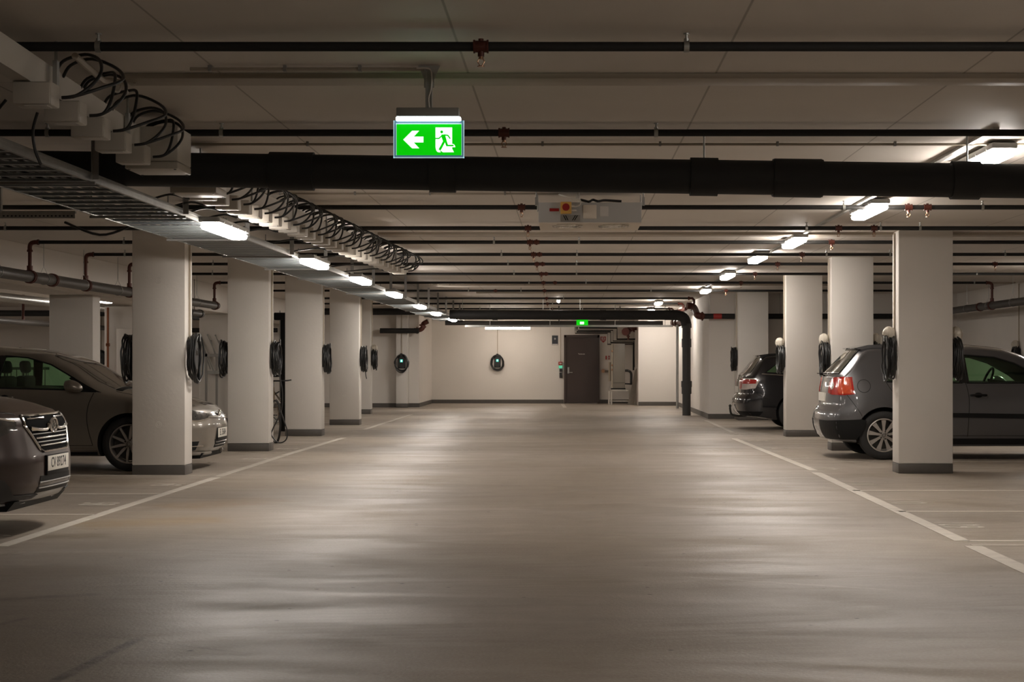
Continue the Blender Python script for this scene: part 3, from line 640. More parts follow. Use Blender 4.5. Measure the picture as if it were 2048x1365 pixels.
MB().tube([P(1162, 400, Yh+.1), P(1170, 402, Yh+.05), P(1178, 404, Yh), P(1186, 400, Yh+.05), P(1196, 403, Yh), P(1210, 401, Yh+.05), P(1243, 403, Yh+.05)], .011, 8, smooth=5).build('black_cable', 'cable', t)
MB().cyl(P(1156, 399, Yh+.2), (px(1156, Yh), Yh+.2, CEIL), .016).build('junction_tube', 'whiteplastic', t)

# ================================================================ JUNCTION BOXES ON OVERHEAD TRUNKING
def rowx(Y):    # left edge x of the row
    pts = [(4, -2.30), (7.72, -2.46), (10.1, -2.60), (11.7, -2.68), (14, -2.62), (23.2, -2.30)]
    for (a, b), (c, d) in zip(pts, pts[1:]):
        if a <= Y <= c: return b+(d-b)*(Y-a)/(c-a)
    return -2.3
ZB = 2.40
def jbox():
    b = thing('junction_box', (0, 0, ZB), 'x', 'junction box', 'junction boxes on the overhead trunking')
    m = MB(); m.box(0, .172, 0, .13, ZB+.0, ZB+.105, .008); m.box(.004, .168, -.012, 0, ZB+.004, ZB+.10, .005); m.build('housing', 'boxwhite', b)
    MB().box(.05, .15, .01, .08, ZB-.003, ZB+.001).build('label_plate', 'sticker', b)
    MB().cyl((.172, .06, ZB+.04), (.2, .06, ZB+.04), .017, n=8).cyl((.2, .06, ZB+.04), (.21, .06, ZB+.04), .013, n=10).build('cable_gland', 'greymetal', b)
    MB().tube([(.2, .06, ZB+.04), (.26, .07, ZB+.05), (.315, .10, ZB+.10), (.335, .16, ZB+.18), (.30, .25, ZB+.265), (.22, .34, ZB+.30), (.10, .42, ZB+.29), (.06, .46, ZB+.25)], .008, 8, smooth=5).build('cable', 'cable', b)
    return b
jb = jbox(); used = False
near = [7.72, 8.29, 8.85, 9.42, 9.98]
far = []
y = 12.25
while y < 23.0:
    far.append(y); y += .395 if y < 18 else .42
def wob(o, i):
    pass
for i, Y in enumerate(near+far):
    o = jb if i == 0 else copy_tree(jb)
    o.location = (rowx(Y), Y, ZB)
    if i: pass
    if i < 5: o['label'] = 'pale junction box with looping black cable at upper left, %s from the camera' % ORD[i]
    else: o['label'] = 'pale junction box beyond the thick black pipe, %s of its row' % ('first' if i == 5 else ORD[i-5])
    # two or three alternative loops so the bundle is not regular
loops = []
for k in range(3):
    dx = (.0, .05, -.03)[k]; dz = (.0, -.02, .02)[k]; dy = (0, .12, -.05)[k]
    me = MB().tube([(.2, .06, .04), (.26, .07, .05), (.32+dx, .10+dy*.3, .10), (.345+dx*1.6, .17+dy*.6, .17+dz), (.31+dx, .27+dy, .245+dz), (.22, .36+dy, .285), (.10, .44+dy, .27), (.05, .48+dy, .22)], .008, 8, smooth=5)
    bmesh.ops.recalc_face_normals(me.bm, faces=me.bm.faces[:]); d = bpy.data.meshes.new('cable_loop'); me.bm.to_mesh(d); me.bm.free()
    for p in d.polygons: p.use_smooth = True
    d.materials.append(M['cable']); loops.append(d)
n = 0
for o in list(COL.objects):
    if o.name.startswith('cable') and o.parent and o.parent.name.startswith('junction_box'): o.data = loops[n % 3]; n += 1
def bigbox(Y, label, w=.31, d=.36, h=.25, z=ZB-.005):
    x = rowx(Y)+.0
    t = thing('distribution_box', (x+w/2, Y+d/2, z), label, 'distribution box', 'large boxes on the overhead trunking')
    MB().box(x, x+w, Y, Y+d, z+.045, z+h, .006).build('housing', 'boxwhite', t)
    MB().box(x, x+w, Y, Y+d, z, z+.043, .006).build('lid', 'boxwhite', t)
    for a in (.02, w-.02):
        for b in (.02, d-.02): MB().cyl((x+a, Y+b, z-.004), (x+a, Y+b, z), .008, n=8).build('screw', 'darkmetal', t)
bigbox(10.25, 'large pale box ending the near row of junction boxes, before the thick black pipe')
bigbox(11.72, 'large pale box just beyond the thick black pipe, starting the far row')
def trunk(Y0, Y1, label):
    m = MB(); a = rowx(Y0); b = rowx(Y1)
    t = thing('overhead_trunking', ((a+b)/2+.1, (Y0+Y1)/2, ZB+.1), label, 'trunking', 'overhead box trunking')
    c = [(a+.02, Y0), (a+.10, Y0), (b+.10, Y1), (b+.02, Y1)]
    vs = [m.bm.verts.new((x, y, ZB+.107)) for x, y in c]+[m.bm.verts.new((x, y, ZB+.235)) for x, y in c]
    for f in ((3, 2, 1, 0), (4, 5, 6, 7), (0, 1, 5, 4), (1, 2, 6, 5), (2, 3, 7, 6), (3, 0, 4, 7)): m.bm.faces.new([vs[i] for i in f])
    m.build('rail', 'boxwhite', t)
    y = Y0+.35
    while y < Y1:
        x = rowx(y); MB().box(x+.105, x+.125, y-.02, y+.02, ZB+.12, ZB+.25).cyl((x+.115, y, ZB+.24), (x+.115, y, CEIL), .007).build('hanger', 'galv', t); y += 1.7
trunk(4.3, 10.2, 'pale overhead trunking carrying the nearest row of junction boxes'); trunk(11.75, 23.1, 'pale overhead trunking carrying the far row of junction boxes')
# loose black cables above the near boxes
ct = [[(12, 200), (-20, 240), (-60, 300)], [(75, 225), (66, 262), (70, 300), (82, 330)], [(60, 118), (85, 108), (112, 107), (140, 110)], [(118, 160), (150, 140), (185, 150), (210, 166), (238, 168)]]
for i, c in enumerate(ct):
    Y = 8.6+i*.25
    tag(MB().tube([P(u, v, Y+.02*j) for j, (u, v) in enumerate(c)], .008, 8, smooth=6).build('loose_cable', 'cable'), 'loose black cable near the upper left junction boxes, %s from the left edge' % ('first' if i == 0 else ORD[i]), 'cable', 'loose cables upper left')
tag(MB().tube([P(150, 112, 8.0), P(205, 160, 8.7), P(240, 165, 9.0)], .016, 10).build('cable_conduit', 'trunk'), 'short slanted conduit between the near boxes and the flat ceiling trunking', 'conduit')
tag(MB().tube([P(225, 160, 9.0), P(228, 180, 9.0), P(238, 183, 9.0), P(246, 165, 9.0), P(256, 188, 9.0), P(250, 166, 9.0), P(272, 168, 9.0)], .006, 8, smooth=6).build('loose_wire', 'whiteplastic'), 'white wire end dangling at the left end of the flat ceiling trunking', 'wire')

# ================================================================ CABLE TRAY
TX0, TX1, TZ = -3.53, -2.87, 2.345
t = thing('cable_tray', ((TX0+TX1)/2, 28, TZ), 'long grey steel cable tray hung left of the aisle', 'cable tray')
for nm, x, sx in (('side_rail', TX1, -1), ('side_rail', TX0, 1)):
    MB().box(x-.002, x+.002, 5, 47.5, TZ, TZ+.055).box(x, x+sx*.018, 5, 47.5, TZ+.052, TZ+.055).box(x, x+sx*.018, 5, 47.5, TZ, TZ+.003).box(x-sx*.004, x, 5, 47.5, TZ+.018, TZ+.024).box(x-sx*.004, x, 5, 47.5, TZ+.036, TZ+.040).build(nm, 'galv', t)
m = MB(); y = 5.1
while y < 14.0:
    m.box(TX0+.003, TX1-.003, y, y+.05, TZ+.004, TZ+.02); y += .3
m.build('rungs', 'traysteel', t)
m = MB(); y = 14.0
while y < 47.4:
    m.box(TX0+.003, TX1-.003, y, y+.23, TZ+.004, TZ+.010); m.box(TX0+.003, TX1-.003, y+.09, y+.12, TZ+.0, TZ+.006); y += .3
m.build('bottom_sheets', 'traysteel', t)
y = 8
while y < 47:
    x = TX1+.03
    MB().box(x-.02, x+.02, y-.002, y+.002, TZ+.01, CEIL).box(x-.02, x-.017, y-.02, y+.02, TZ+.01, CEIL).box(TX0-.02, x, y-.012, y+.012, TZ-.02, TZ-.003).cyl((TX0-.01, y, TZ-.01), (TX0-.01, y, CEIL), .006).build('hanger', 'greymetal', t); y += 2.47
mm = MB()
for i in range(9):
    x = TX0+.08+i*.055; mm.tube([(x+random.uniform(-.02, .02), 5+j*2.1, TZ+.03+random.uniform(0, .012)) for j in range(21)], random.choice((.008, .011, .014)), 6, smooth=2)
tag(mm.build('tray_cables', 'cable'), 'bundle of dark cables lying along the long grey cable tray', 'cables', kind='stuff')
# cables dropping from far boxes down to the tray
for i, Y in enumerate((12.4, 13.0, 13.5, 14.1, 14.8, 15.6, 17.0, 18.3, 19.6, 21.2, 22.4)):
    x = rowx(Y)
    tag(MB().tube([(x+.03, Y+.05, ZB+.06), (x-.04, Y+.0, ZB+.02), (x-.16, Y-.05, TZ+.10), (TX1-.1, Y-.1, TZ+.05)], .008, 8, smooth=5).build('drop_cable', 'cable'), 'black cable dropping from a junction box to the tray, %s from the camera' % ORD[i], 'cable', 'cables between boxes and tray')
# perforated strut at far left
Yp = 14.3
t = thing('perforated_strut', P(60, 436, Yp), 'perforated steel strut hanging at the far left below the cable tray', 'strut')
m = MB(); m.box(px(-60, Yp), px(150, Yp), Yp, Yp+.04, pz(427, Yp), pz(422, Yp)); m.box(px(-60, Yp), px(150, Yp), Yp-.002, Yp, pz(437, Yp), pz(427, Yp)); m.build('profile', 'galv', t)
m = MB()
for u in range(-50, 146, 8): m.box(px(u, Yp), px(u+3.5, Yp), Yp-.004, Yp-.001, pz(433.5, Yp), pz(431, Yp))
m.build('slots', 'trimblack', t)
MB().box(px(-2, Yp), px(3, Yp), Yp-.01, Yp+.03, pz(437, Yp), CEIL).build('drop_post', 'galv', t)
tag(MB().tube([P(130, 445, 14.8), P(200, 470, 14.6), P(262, 452, 14.4), P(300, 430, 14.2)], .011, 8, smooth=5).build('loose_cable', 'cable'), 'black cable sagging under the left cable tray above the nearest column', 'cable')

# ================================================================ EV CHARGERS
def charger(hang=None, cover=True, seed=0, big=1.0, lit=False):
    """local frame: wall plane y=0, charger sticks out to -y, centre height z=0"""
    rnd = random.Random(seed)
    c = thing('ev_charger', (0, 0, 0), 'x', 'ev charger', 'ev charging points')
    b = MB(); b.box(-.10, .10, -.02, 0, -.17, .17, .01)
    poly = [(.092*math.copysign(abs(math.cos(a))**.75, math.cos(a)), .155*math.copysign(abs(math.sin(a))**.75, math.sin(a))) for a in [i*PI/14 for i in range(28)]]
    b.prism(poly, Matrix.Translation((0, -.015, 0)) @ FRONT, .075); b.build('body', 'blackpl', c)
    MB().box(-.036, .036, -.0945, -.089, .0, .075, .002).build('screen', 'teal' if lit else 'gloss', c)
    if lit: MB().box(-.012, .012, -.097, -.0945, .015, .06).build('symbol', 'signwhite', c)
    m = MB()
    for k in range(6):
        rx = .175*big+rnd.uniform(-.02, .03); rz = .215*big+rnd.uniform(-.02, .035); yy = -.03-.017*k; ph = rnd.uniform(-.08, .08)
        m.tube([(rx*math.sin(a*PI/12+ph)+rnd.uniform(-.006, .006), yy+rnd.uniform(-.007, .007), -.02+rz*math.cos(a*PI/12)+(-.035*k/6 if math.cos(a*PI/12) < 0 else 0)) for a in range(24)], .0105, 8, closed=True, smooth=2)
    m.build('cable_coil', 'cable', c)
    MB().cyl((0, 0, .17), (0, -.12, .20), .014, n=10).box(-.03, .03, -.13, -.115, .16, .24).build('cable_hook', 'blackpl', c)
    if cover:
        f = MB(); f.sph((.0, -.075, .25), .07, (1, 1, 1.15), 12); ph = rnd.uniform(0, 6)
        for v in f.bm.verts:
            a = math.atan2(v.co.y+.075, v.co.x); q = 1+.12*math.sin(3*a+ph)+.07*math.sin(7*a-2*ph)+rnd.uniform(-.05, .05)
            v.co.x *= q; v.co.y = -.075+(v.co.y+.075)*q
            if v.co.z < .25: v.co.z = .25+(v.co.z-.25)*(1.0+.5*math.cos(a+ph))
        f.build('paper_cover', 'foil', c)
    MB().box(-.012, .012, -.02, -.001, .17, CEIL-1.35).build('supply_conduit', 'cream', c)
    if hang:
        MB().tube(hang, .009, 8, smooth=6).build('hanging_cable', 'cable', c)
    return c
ZC = 1.33
def put(c, x, y, z, rz, label):
    c.location = (x, y, z); c.rotation_euler = (0, 0, rz); c['label'] = label
LEFTWARD = -PI/2   # sticks out towards -X when rotated: local -y -> -x
def at_side(i, row, side, label, **k):
    a, b, Y = row[i]; c = charger(seed=i*7+side+3, **k)
    if side > 0: put(c, px(b, Y)+.001, Y+.19, ZC, PI/2, label)
    else: put(c, px(a, Y)-.001, Y+.19, ZC, -PI/2, label)
    return c
at_side(0, Lc, 1, 'coiled black charging cable on the right side of the nearest left column', cover=False, big=1.12)
at_side(0, Lc, -1, 'coiled black charging cable on the left side of the nearest left column', cover=False, big=1.05)
at_side(1, Lc, -1, 'coiled black charging cable on the left side of the second left column', cover=False)
at_side(1, Lc, 1, 'black charger whose cable hangs in a loop near the floor, second left column', cover=False, hang=[(-.05, -.12, -.05), (-.04, -.13, -.3), (-.02, -.16, -.5), (0, -.15, -.72), (.02, -.10, -.86), (.02, -.02, -1.02), (.02, .0, -1.12), (.03, -.1, -1.22), (.03, -.2, -1.18), (.02, -.22, -1.05), (0, -.16, -.86), (-.02, -.11, -.68)])
at_side(2, Lc, 1, 'coiled black charging cable on the right side of the third left column', cover=False)
at_side(3, Lc, 1, 'coiled black charging cable on the right side of the fourth left column, plug dangling', cover=False, hang=[(0, -.1, -.1), (.0, -.1, -.3), (0, -.12, -.42)])
c = charger(seed=91); put(c, px(741.5, 41.7)+.001, 41.9, ZC, PI/2, 'charger with a pale paper cover on the hidden fifth left column')
at_side(0, Rc, -1, 'charger with crumpled pale cover beside the grey hatchback, left of the nearest right column')
at_side(0, Rc, 1, 'charger with pale cover on the right side of the nearest right column')
at_side(1, Rc, -1, 'charger with round pale cover between the two cars, second right column')
at_side(1, Rc, 1, 'charger just showing above the grey hatchback roof')
at_side(2, Rc, -1, 'charger with pale cover over the black estate car')
at_side(2, Rc, 1, 'charger behind the pale column at the right of the black estate car', cover=False)
at_side(3, Rc, -1, 'coiled black charger beside the grey end wall, left of the brightly lit column', cover=False)
c = charger(seed=21, lit=True, cover=False, big=.95); put(c, px(995, 52.2), 52.199, pz(724, 52.2), 0, 'round coiled charger with teal screen on the rear wall under the tube light')
c = charger(seed=22, lit=True, cover=False, big=.95); put(c, px(803.5, 47.4), 47.399, pz(725, 47.4), 0, 'round coiled charger with teal screen on the slim pillar of the rear wall')
c = charger(seed=23, lit=True, cover=False, big=.95); put(c, px(425, 47.4), 47.399, pz(722, 47.4), 0, 'small teal-screened charger seen behind the metal rack')
c = charger(seed=24); put(c, 8.449, 32.9, 1.33, -PI/2, 'charger on the right wall above the grey hatchback roof')
c = charger(seed=25, cover=False); put(c, -7.6, 30.599, 1.33, 0, 'charger on the wide pier left of the nearest left column')
c = charger(seed=26, cover=False); put(c, px(203, 47.8), 47.799, 1.33, 0, 'small charger on the far wall behind the column under the left beam')
tag(MB().tube([(px(217, 30.6), 30.56, 2.2), (px(217, 30.6), 30.56, 1.0), (px(219, 30.6)+.03, 30.56, .93), (px(226, 30.6), 30.56, .93)], .02, 10).cyl((px(217, 30.6)-.03, 30.56, 1.55), (px(217, 30.6)+.03, 30.56, 1.55), .03).build('copper_pipe', 'copper'), 'vertical copper tube on the wide pale pier at the left', 'pipe')
tag(MB().box(px(229, 30.4), px(262, 30.4), 30.52, 30.58, pz(808, 30.5), pz(658, 30.5), .01).build('wall_panel', 'wall'), 'square pale access panel behind the cable coil of the nearest left column', 'panel')

# ================================================================ CARS
def interp(kn, x):
    if x <= kn[0][0]: return kn[0][1]
    for (a, b), (c, d) in zip(kn, kn[1:]):
        if x <= c: return b+(d-b)*(x-a)/(c-a)
    return kn[-1][1]
def smoothint(kn, x, h=.05):
    return sum(interp(kn, x+h*k/3) for k in range(-3, 4))/7
class Car:
    def __init__(s, sp, label):
        s.sp = sp; s.L = sp['L']; s.W = sp['W']/2
        s.root = thing('parked_car', (0, 0, 0), label, 'car', 'parked cars')
        s.body()
    def halfw(s, z):
        k = s.sp.get('zk', 1.0)
        return s.W*interp([(a*k, b) for a, b in [(.12, .90), (.2, .95), (.3, .98), (.42, .995), (.55, 1.0), (.68, 1.0), (.80, .99), (.90, .975), (.98, .95), (1.1, .895), (1.25, .825), (1.38, .755), (1.6, .64)]], z)
    def body(s):
        sp = s.sp; L = s.L
        xf, xr, zt = sp['xf'], sp['xr'], sp['zt']
        zcF, zcR = sp['zcap']; z0F, z0R = sp['z0']
        S0 = xf[-1][1]; S1 = L-xr[-1][1]
        N = 84; st = []
        for i in range(N+1):
            t = i/N; t = t+.05*math.sin(2*PI*t)*-1*.5     # denser at the ends
            st.append(t)
        cF, cR = sp.get('plan', (.2, .2))
        rows_s = 18; rows_t = 12
        bm = bmesh.new(); grid = []
        for t in st:
            S_ = S0+(S1-S0)*t
            top = smoothint(zt, S_) if 0 < t < 1 else interp(zt, S_)
            z0 = interp([(0, z0F), (.12, .17), (.88, .17), (1, z0R)], t)
            edge = min(t, 1-t)
            hr = min(sp.get('hr', .10), .045+edge*1.6)
            zs = top-hr; wk = 1-.05*max(0, 1-edge/.07)**2
            ring = [(0, z0)]+[(s.halfw(z0)*wk*q, z0) for q in (.3, .6, .88)]
            for j in range(rows_s+1):
                z = z0+.01+(zs-z0-.01)*j/rows_s; ring.append((s.halfw(z)*wk, z))
            ws = s.halfw(zs)*wk
            for j in range(1, rows_t+1):
                a = PI/2*j/rows_t; ring.append((ws*max(0, math.cos(a))**.62 if j < rows_t else 0, zs+hr*math.sin(a)**.95))
            pts = []
            for y, z in ring:
                pf = cF*(y/s.W)**3.2; pr = cR*(y/s.W)**3.2
                A = interp(xf, z)+pf; B = L-interp(xr, z)-pr
                pts.append((-(A+(B-A)*t), y, z))
            grid.append(pts)
        n = len(grid[0]); V = []
        for pts in grid:
            rt = [bm.verts.new((x, -y, z)) for x, y, z in pts]
            lf = [rt[0]]+[bm.verts.new((x, y, z)) for x, y, z in pts[1:-1]]+[rt[-1]]
            V.append((rt, lf))
        for (r0, l0), (r1, l1) in zip(V, V[1:]):
            for j in range(n-1):
                bm.faces.new((r0[j], r0[j+1], r1[j+1], r1[j])); bm.faces.new((l0[j], l1[j], l1[j+1], l0[j+1]))
        for e, (rt, lf) in enumerate((V[0], V[-1])):
            xk = xf if e == 0 else xr; c = cF if e == 0 else cR; K = 10
            rowsv = []
            for j in range(n):
                y, z = abs(rt[j].co.y), rt[j].co.z
                if j == 0 or j == n-1: rowsv.append([rt[j]]); continue
                row = [rt[j]]
                for k in range(1, 2*K):
                    yy = -y+2*y*k/(2*K)
                    d = interp(xk, z)+c*(abs(yy)/s.W)**3.2
                    row.append(bm.verts.new((-d if e == 0 else -(L-d), yy, z)))
                row.append(lf[j]); rowsv.append(row)
            for a, b in zip(rowsv, rowsv[1:]):
                if len(a) == 1 and len(b) == 1: continue
                if len(a) == 1:
                    for k in range(len(b)-1): bm.faces.new((a[0], b[k], b[k+1]))
                elif len(b) == 1:
                    for k in range(len(a)-1): bm.faces.new((a[k], b[0], a[k+1]))
                else:
                    for k in range(len(a)-1): bm.faces.new((a[k], b[k], b[k+1], a[k+1]))
        bmesh.ops.recalc_face_normals(bm, faces=bm.faces[:])
        s.bvh = BVHTree.FromBMesh(bm)
        me = bpy.data.meshes.new('body'); bm.to_mesh(me); bm.free()
        o = bpy.data.objects.new('body', me); COL.objects.link(o)
        # cutters
        cb = MB(); r = sp['wr']; ra = r+sp.get('gap', .045)
        s.wh = [-sp['wf'], -(sp['wf']+sp['wb'])]
        for x in s.wh:
            for sy in (-1, 1):
                cb.cyl((x, sy*(s.W-.30), r), (x, sy*(s.W+.2), r), ra, n=56)
        dlo = sp['dlo']
        if dlo: cb.prism([(-a, z) for a, z in dlo], Matrix.Translation((0, 1.5, 0)) @ FRONT, 3)
        bmesh.ops.recalc_face_normals(cb.bm, faces=cb.bm.faces[:])
        cm = bpy.data.meshes.new('c'); cb.bm.to_mesh(cm); cb.bm.free(); co = bpy.data.objects.new('c', cm); COL.objects.link(co)
        md = o.modifiers.new('b', 'BOOLEAN'); md.operation = 'DIFFERENCE'; md.object = co; md.solver = 'EXACT'
        dg = bpy.context.evaluated_depsgraph_get(); nm = bpy.data.meshes.new_from_object(o.evaluated_get(dg))
        bpy.data.objects.remove(co); bpy.data.objects.remove(o); bpy.data.meshes.remove(cm)
        nm.materials.clear(); nm.materials.append(M[sp['paint']]); nm.materials.append(M['interior'])
        for p in nm.polygons:
            c = p.center; ys = [nm.vertices[v].co.y for v in p.vertices]; ext = max(ys)-min(ys)
            m = 0
            for x in s.wh:
                if math.hypot(c.x-x, c.z-r) <= ra+.004 and abs(c.y) < s.W-.004 and (abs(p.normal.y) > .9 or ext > .12 or c.z < .2): m = 1
            if dlo and c.z > .85 and abs(p.normal.y) < .35 and ext > .25 and min(ys)*max(ys) < 0 and ext > .9: m = 1
            if c.z < .19 and p.normal.z < -.5: m = 1
            p.material_index = m; p.use_smooth = True
        try: nm.set_sharp_from_angle(angle=math.radians(50))
        except Exception: pass
        nm.name = 'body'; s.bodyo = bpy.data.objects.new('body', nm); COL.objects.link(s.bodyo); s.bodyo.parent = s.root
    def ray(s, mode, a, b, side=-1, c=None):
        if mode == 'side': o = Vector((a, side*4, b)); d = Vector((0, -side, 0))
        elif mode == 'front': o = Vector((3, a, b)); d = Vector((-1, 0, 0))
        elif mode == 'rear': o = Vector((-s.L-3, a, b)); d = Vector((1, 0, 0))
        elif mode == 'top': o = Vector((a, b, 4)); d = Vector((0, 0, -1))
        elif mode == 'cyl':
            th = math.radians(a); dd = Vector((math.cos(th), math.sin(th), 0)); o = Vector((c[0], c[1], b))+dd*4; d = -dd
        h = s.bvh.ray_cast(o, d)
        return (h[0], h[1], d) if h[0] is not None else None
    def patch(s, name, mode, poly, m, off=.004, side=-1, c=None, mirror=False, parent=None, res=.06):
        sc = .02 if mode == 'cyl' else 1.0       # degrees -> comparable units
        P2 = []
        for (x0, y0), (x1, y1) in zip(poly, poly[1:]+poly[:1]):
            k = max(1, int(math.hypot((x1-x0)*sc, y1-y0)/res))
            for i in range(k): P2.append((x0+(x1-x0)*i/k, y0+(y1-y0)*i/k))
        nb = len(P2); vs = [Vector((x*sc, y)) for x, y in P2]
        xs = [v.x for v in vs]; yy = [v.y for v in vs]
        gx = int((max(xs)-min(xs))/res); gz = int((max(yy)-min(yy))/res)
        inner = []
        def inside(x, y):
            r = False
            for i in range(nb):
                a, b = vs[i], vs[i-1]
                if (a.y > y) != (b.y > y) and x < (b.x-a.x)*(y-a.y)/(b.y-a.y)+a.x: r = not r
            return r
        for i in range(1, gx+1):
            for j in range(1, gz+1):
                p = Vector((min(xs)+(i-.5+.13*(j % 2))*res, min(yy)+(j-.5)*res))
                if inside(p.x, p.y) and min((p-v).length for v in vs) > res*.35: inner.append(p)
        r = geometry.delaunay_2d_cdt(vs+inner, [], [list(range(nb))], 1, 1e-6)
        co, faces = r[0], r[2]
        mb = MB(); top = []; bot = []
        for v in co:
            h = s.ray(mode, v.x/sc, v.y, side, c)
            if h is None:
                h = (Vector((0, 0, -50)), Vector((0, 0, 1)), Vector((0, 0, 1)))
            n = h[1] if h[1].dot(h[2]) < 0 else -h[1]
            top.append(mb.bm.verts.new(h[0]+n*off)); bot.append(mb.bm.verts.new(h[0]-n*.008))
        cnt = {}
        for f in faces:
            if any(top[i].co.z < -1 for i in f): continue
            try: mb.bm.faces.new([top[i] for i in f]); mb.bm.faces.new([bot[i] for i in f][::-1])
            except ValueError: continue
            for a, b in zip(f, list(f[1:])+[f[0]]): cnt[frozenset((a, b))] = cnt.get(frozenset((a, b)), [])+[(a, b)]
        for k_, l in cnt.items():
            if len(l) == 1:
                a, b = l[0]; mb.bm.faces.new((top[b], top[a], bot[a], bot[b]))
        for v in [v for v in mb.bm.verts if not v.link_faces]: mb.bm.verts.remove(v)
        o = mb.build(name, m, parent or s.root)
        if mirror: s.mirror(o)
        return o
    def mirror(s, o):
        me = o.data.copy(); me.transform(Matrix.Diagonal((1, -1, 1, 1))); me.flip_normals()
        q = bpy.data.objects.new(o.name.split('.')[0], me); COL.objects.link(q); q.parent = o.parent; return q
    def line(s, name, mode, pts, r, m, side=-1, c=None, closed=False, mirror=False, off=0, parent=None, k=6, sm=True):
        if closed: pts = pts+[pts[0]]
        elif sm and len(pts) > 2: pts = [(v.x, v.y) for v in catmull([Vector(p_) for p_ in pts], 4)]; k = 2
        out = []
        for (x0, y0), (x1, y1) in zip(pts, pts[1:]):
            for i in range(k): out.append((x0+(x1-x0)*i/k, y0+(y1-y0)*i/k))
        if not closed: out.append(pts[-1])
        q = []
        for a, b in out:
            h = s.ray(mode, a, b, side, c)
            if h is None: continue
            n = h[1] if h[1].dot(h[2]) < 0 else -h[1]
            q.append(h[0]+n*off)
        if closed and len(q) > 2 and (q[0]-q[-1]).length < 1e-4: q.pop()
        if len(q) < 3: print('LINE MISS', name, pts[:2]); return None
        o = MB().tube(q, r, 6, closed=closed).build(name, m, parent or s.root)
        if mirror: s.mirror(o)
        return o
    def pane(s, poly, m='glass', name='side_window'):
        o = s.patch(name, 'side', [(-a, z) for a, z in poly], m, off=-.012, res=.12)
        # single-layer feel: thin slab
        s.mirror(o)
        s.line('window_seal', 'side', [(-a, z) for a, z in poly], .009, 'trimblack', closed=True, mirror=True, k=5)
        return o
    def wheels(s, kind):
        r = s.sp['wr']; w0 = None
        for x in s.wh:
            for sy in (-1, 1):
                if w0 is None:
                    w0 = wheel(kind, r, s.sp.get('rim', .2)); w = w0; w.parent = s.root
                else: w = copy_tree(w0, s.root)
                w.location = (x, sy*(s.W-.03), r); w.rotation_euler = (0, random.uniform(0, .5)*0, 0 if sy < 0 else PI)
    def place(s, x, y, yaw=0):
        s.root.location = (x, y, 0); s.root.rotation_euler = (0, 0, yaw)
def wheel(kind, r, rim):
    """outer face at y=0 looking to -y, axis along y; children of the tyre part"""
    ax = Matrix.Rotation(PI/2, 4, 'X')       # local z -> -y
    t = MB(); wd = .2
    t.lathe([(rim+.0, -wd+.02), (rim+.02, -wd), (r-.03, -wd), (r-.008, -wd+.02), (r, -wd+.05), (r, -.05), (r-.008, -.018), (r-.03, .0), (rim+.03, .004), (rim+.008, -.004), (rim-.004, -.02)], ax, 56)
    ty = t.build('wheel', 'rubber', None); ty.location = (0, 0, 0)
    # rebuild around origin (build() re-centred it)
    bb = [v.co.z for v in ty.data.vertices]; ty.data.transform(Matrix.Translation((0, -((min(v.co.y for v in ty.data.vertices))+.004), -(max(bb)+min(bb))/2)))
    MB().lathe([(rim+.004, -.006), (rim+.004, -.002), (rim-.008, .0), (rim-.016, -.012), (rim-.02, -.15), (rim-.012, -.15)], ax, 56).build('rim', 'alloy', ty)
    MB().lathe([(.03, -.10), (rim-.03, -.10), (rim-.03, -.12), (.03, -.12)], ax, 40).build('brake_disc', 'darkmetal', ty)
    sp = MB()
    if kind == 'nine':
        for k in range(9):
            a = 2*PI*k/9+PI/2; R = Matrix.Rotation(a, 4, 'Z')
            m = ax @ R
            poly = [(.035, -.015), (.10, -.017), (rim-.012, -.030), (rim-.012, .030), (.10, .017), (.035, .015)]
            q = [(x, y) for x, y in poly]; sp.prism(q, m @ Matrix.Translation((0, 0, -.035)), .022)
    else:
        for k in range(10):
            a = 2*PI*k/10+.2; m = ax @ Matrix.Rotation(a, 4, 'Z')
            sp.prism([(.035, -.012), (.10, -.02), (rim-.01, -.012), (rim-.01, .010), (.10, .012), (.035, .012)], m @ Matrix.Translation((0, 0, -.035)), .026)
    sp.build('spokes', 'alloy', ty)
    MB().lathe([(0.001, -.005), (.028, -.006), (.032, -.012), (.05, -.02), (.055, -.04), (0.001, -.04)], ax, 32, closed=False).build('hub_cap', 'alloy', ty)
    b = MB()
    for k in range(5):
        a = 2*PI*k/5; b.cyl((.048*math.cos(a), .0, .048*math.sin(a)), (.048*math.cos(a), -.004-.012, .048*math.sin(a)), .009, n=8)
    for v in b.bm.verts: v.co.y += .03 if False else .0
    b2 = b.build('wheel_bolts', 'darkmetal', ty)
    e = MB(); e.tube([(.021*math.cos(a*PI/10), -.0, .021*math.sin(a*PI/10)) for a in range(20)], .0022, 5, closed=True)
    e.tube([(-.012, 0, .016), (-.005, 0, .002), (0, 0, .012), (.005, 0, .002), (.012, 0, .016)], .002, 5).tube([(-.017, 0, .006), (-.008, 0, -.016), (0, 0, -.002), (.008, 0, -.016), (.017, 0, .006)], .002, 5)
    for v in e.bm.verts: v.co.y += .004
    e.build('hub_emblem', 'darkmetal', ty)
    for ch in [x for x in COL.objects if x.parent == ty]:
        pass
    return ty
def mk_mirror(car, x, z, m):
    o = MB(); o.sph((x, -(car.W+.085), z+.02), .1, (1.25, .95, .68), 10)
    for v in o.bm.verts:
        if v.co.x < x-.07: v.co.x = x-.07
        v.co.z -= .25*max(0, v.co.x-x)
    mo = o.build('door_mirror', m, car.root)
    a = MB().box(x-.02, x+.06, -(car.W+.03), -(car.W-.10), z-.05, z-.005, .01).build('mirror_arm', 'trimblack', mo)
    m2 = car.mirror(mo)
    b = car.mirror(a); b.parent = m2
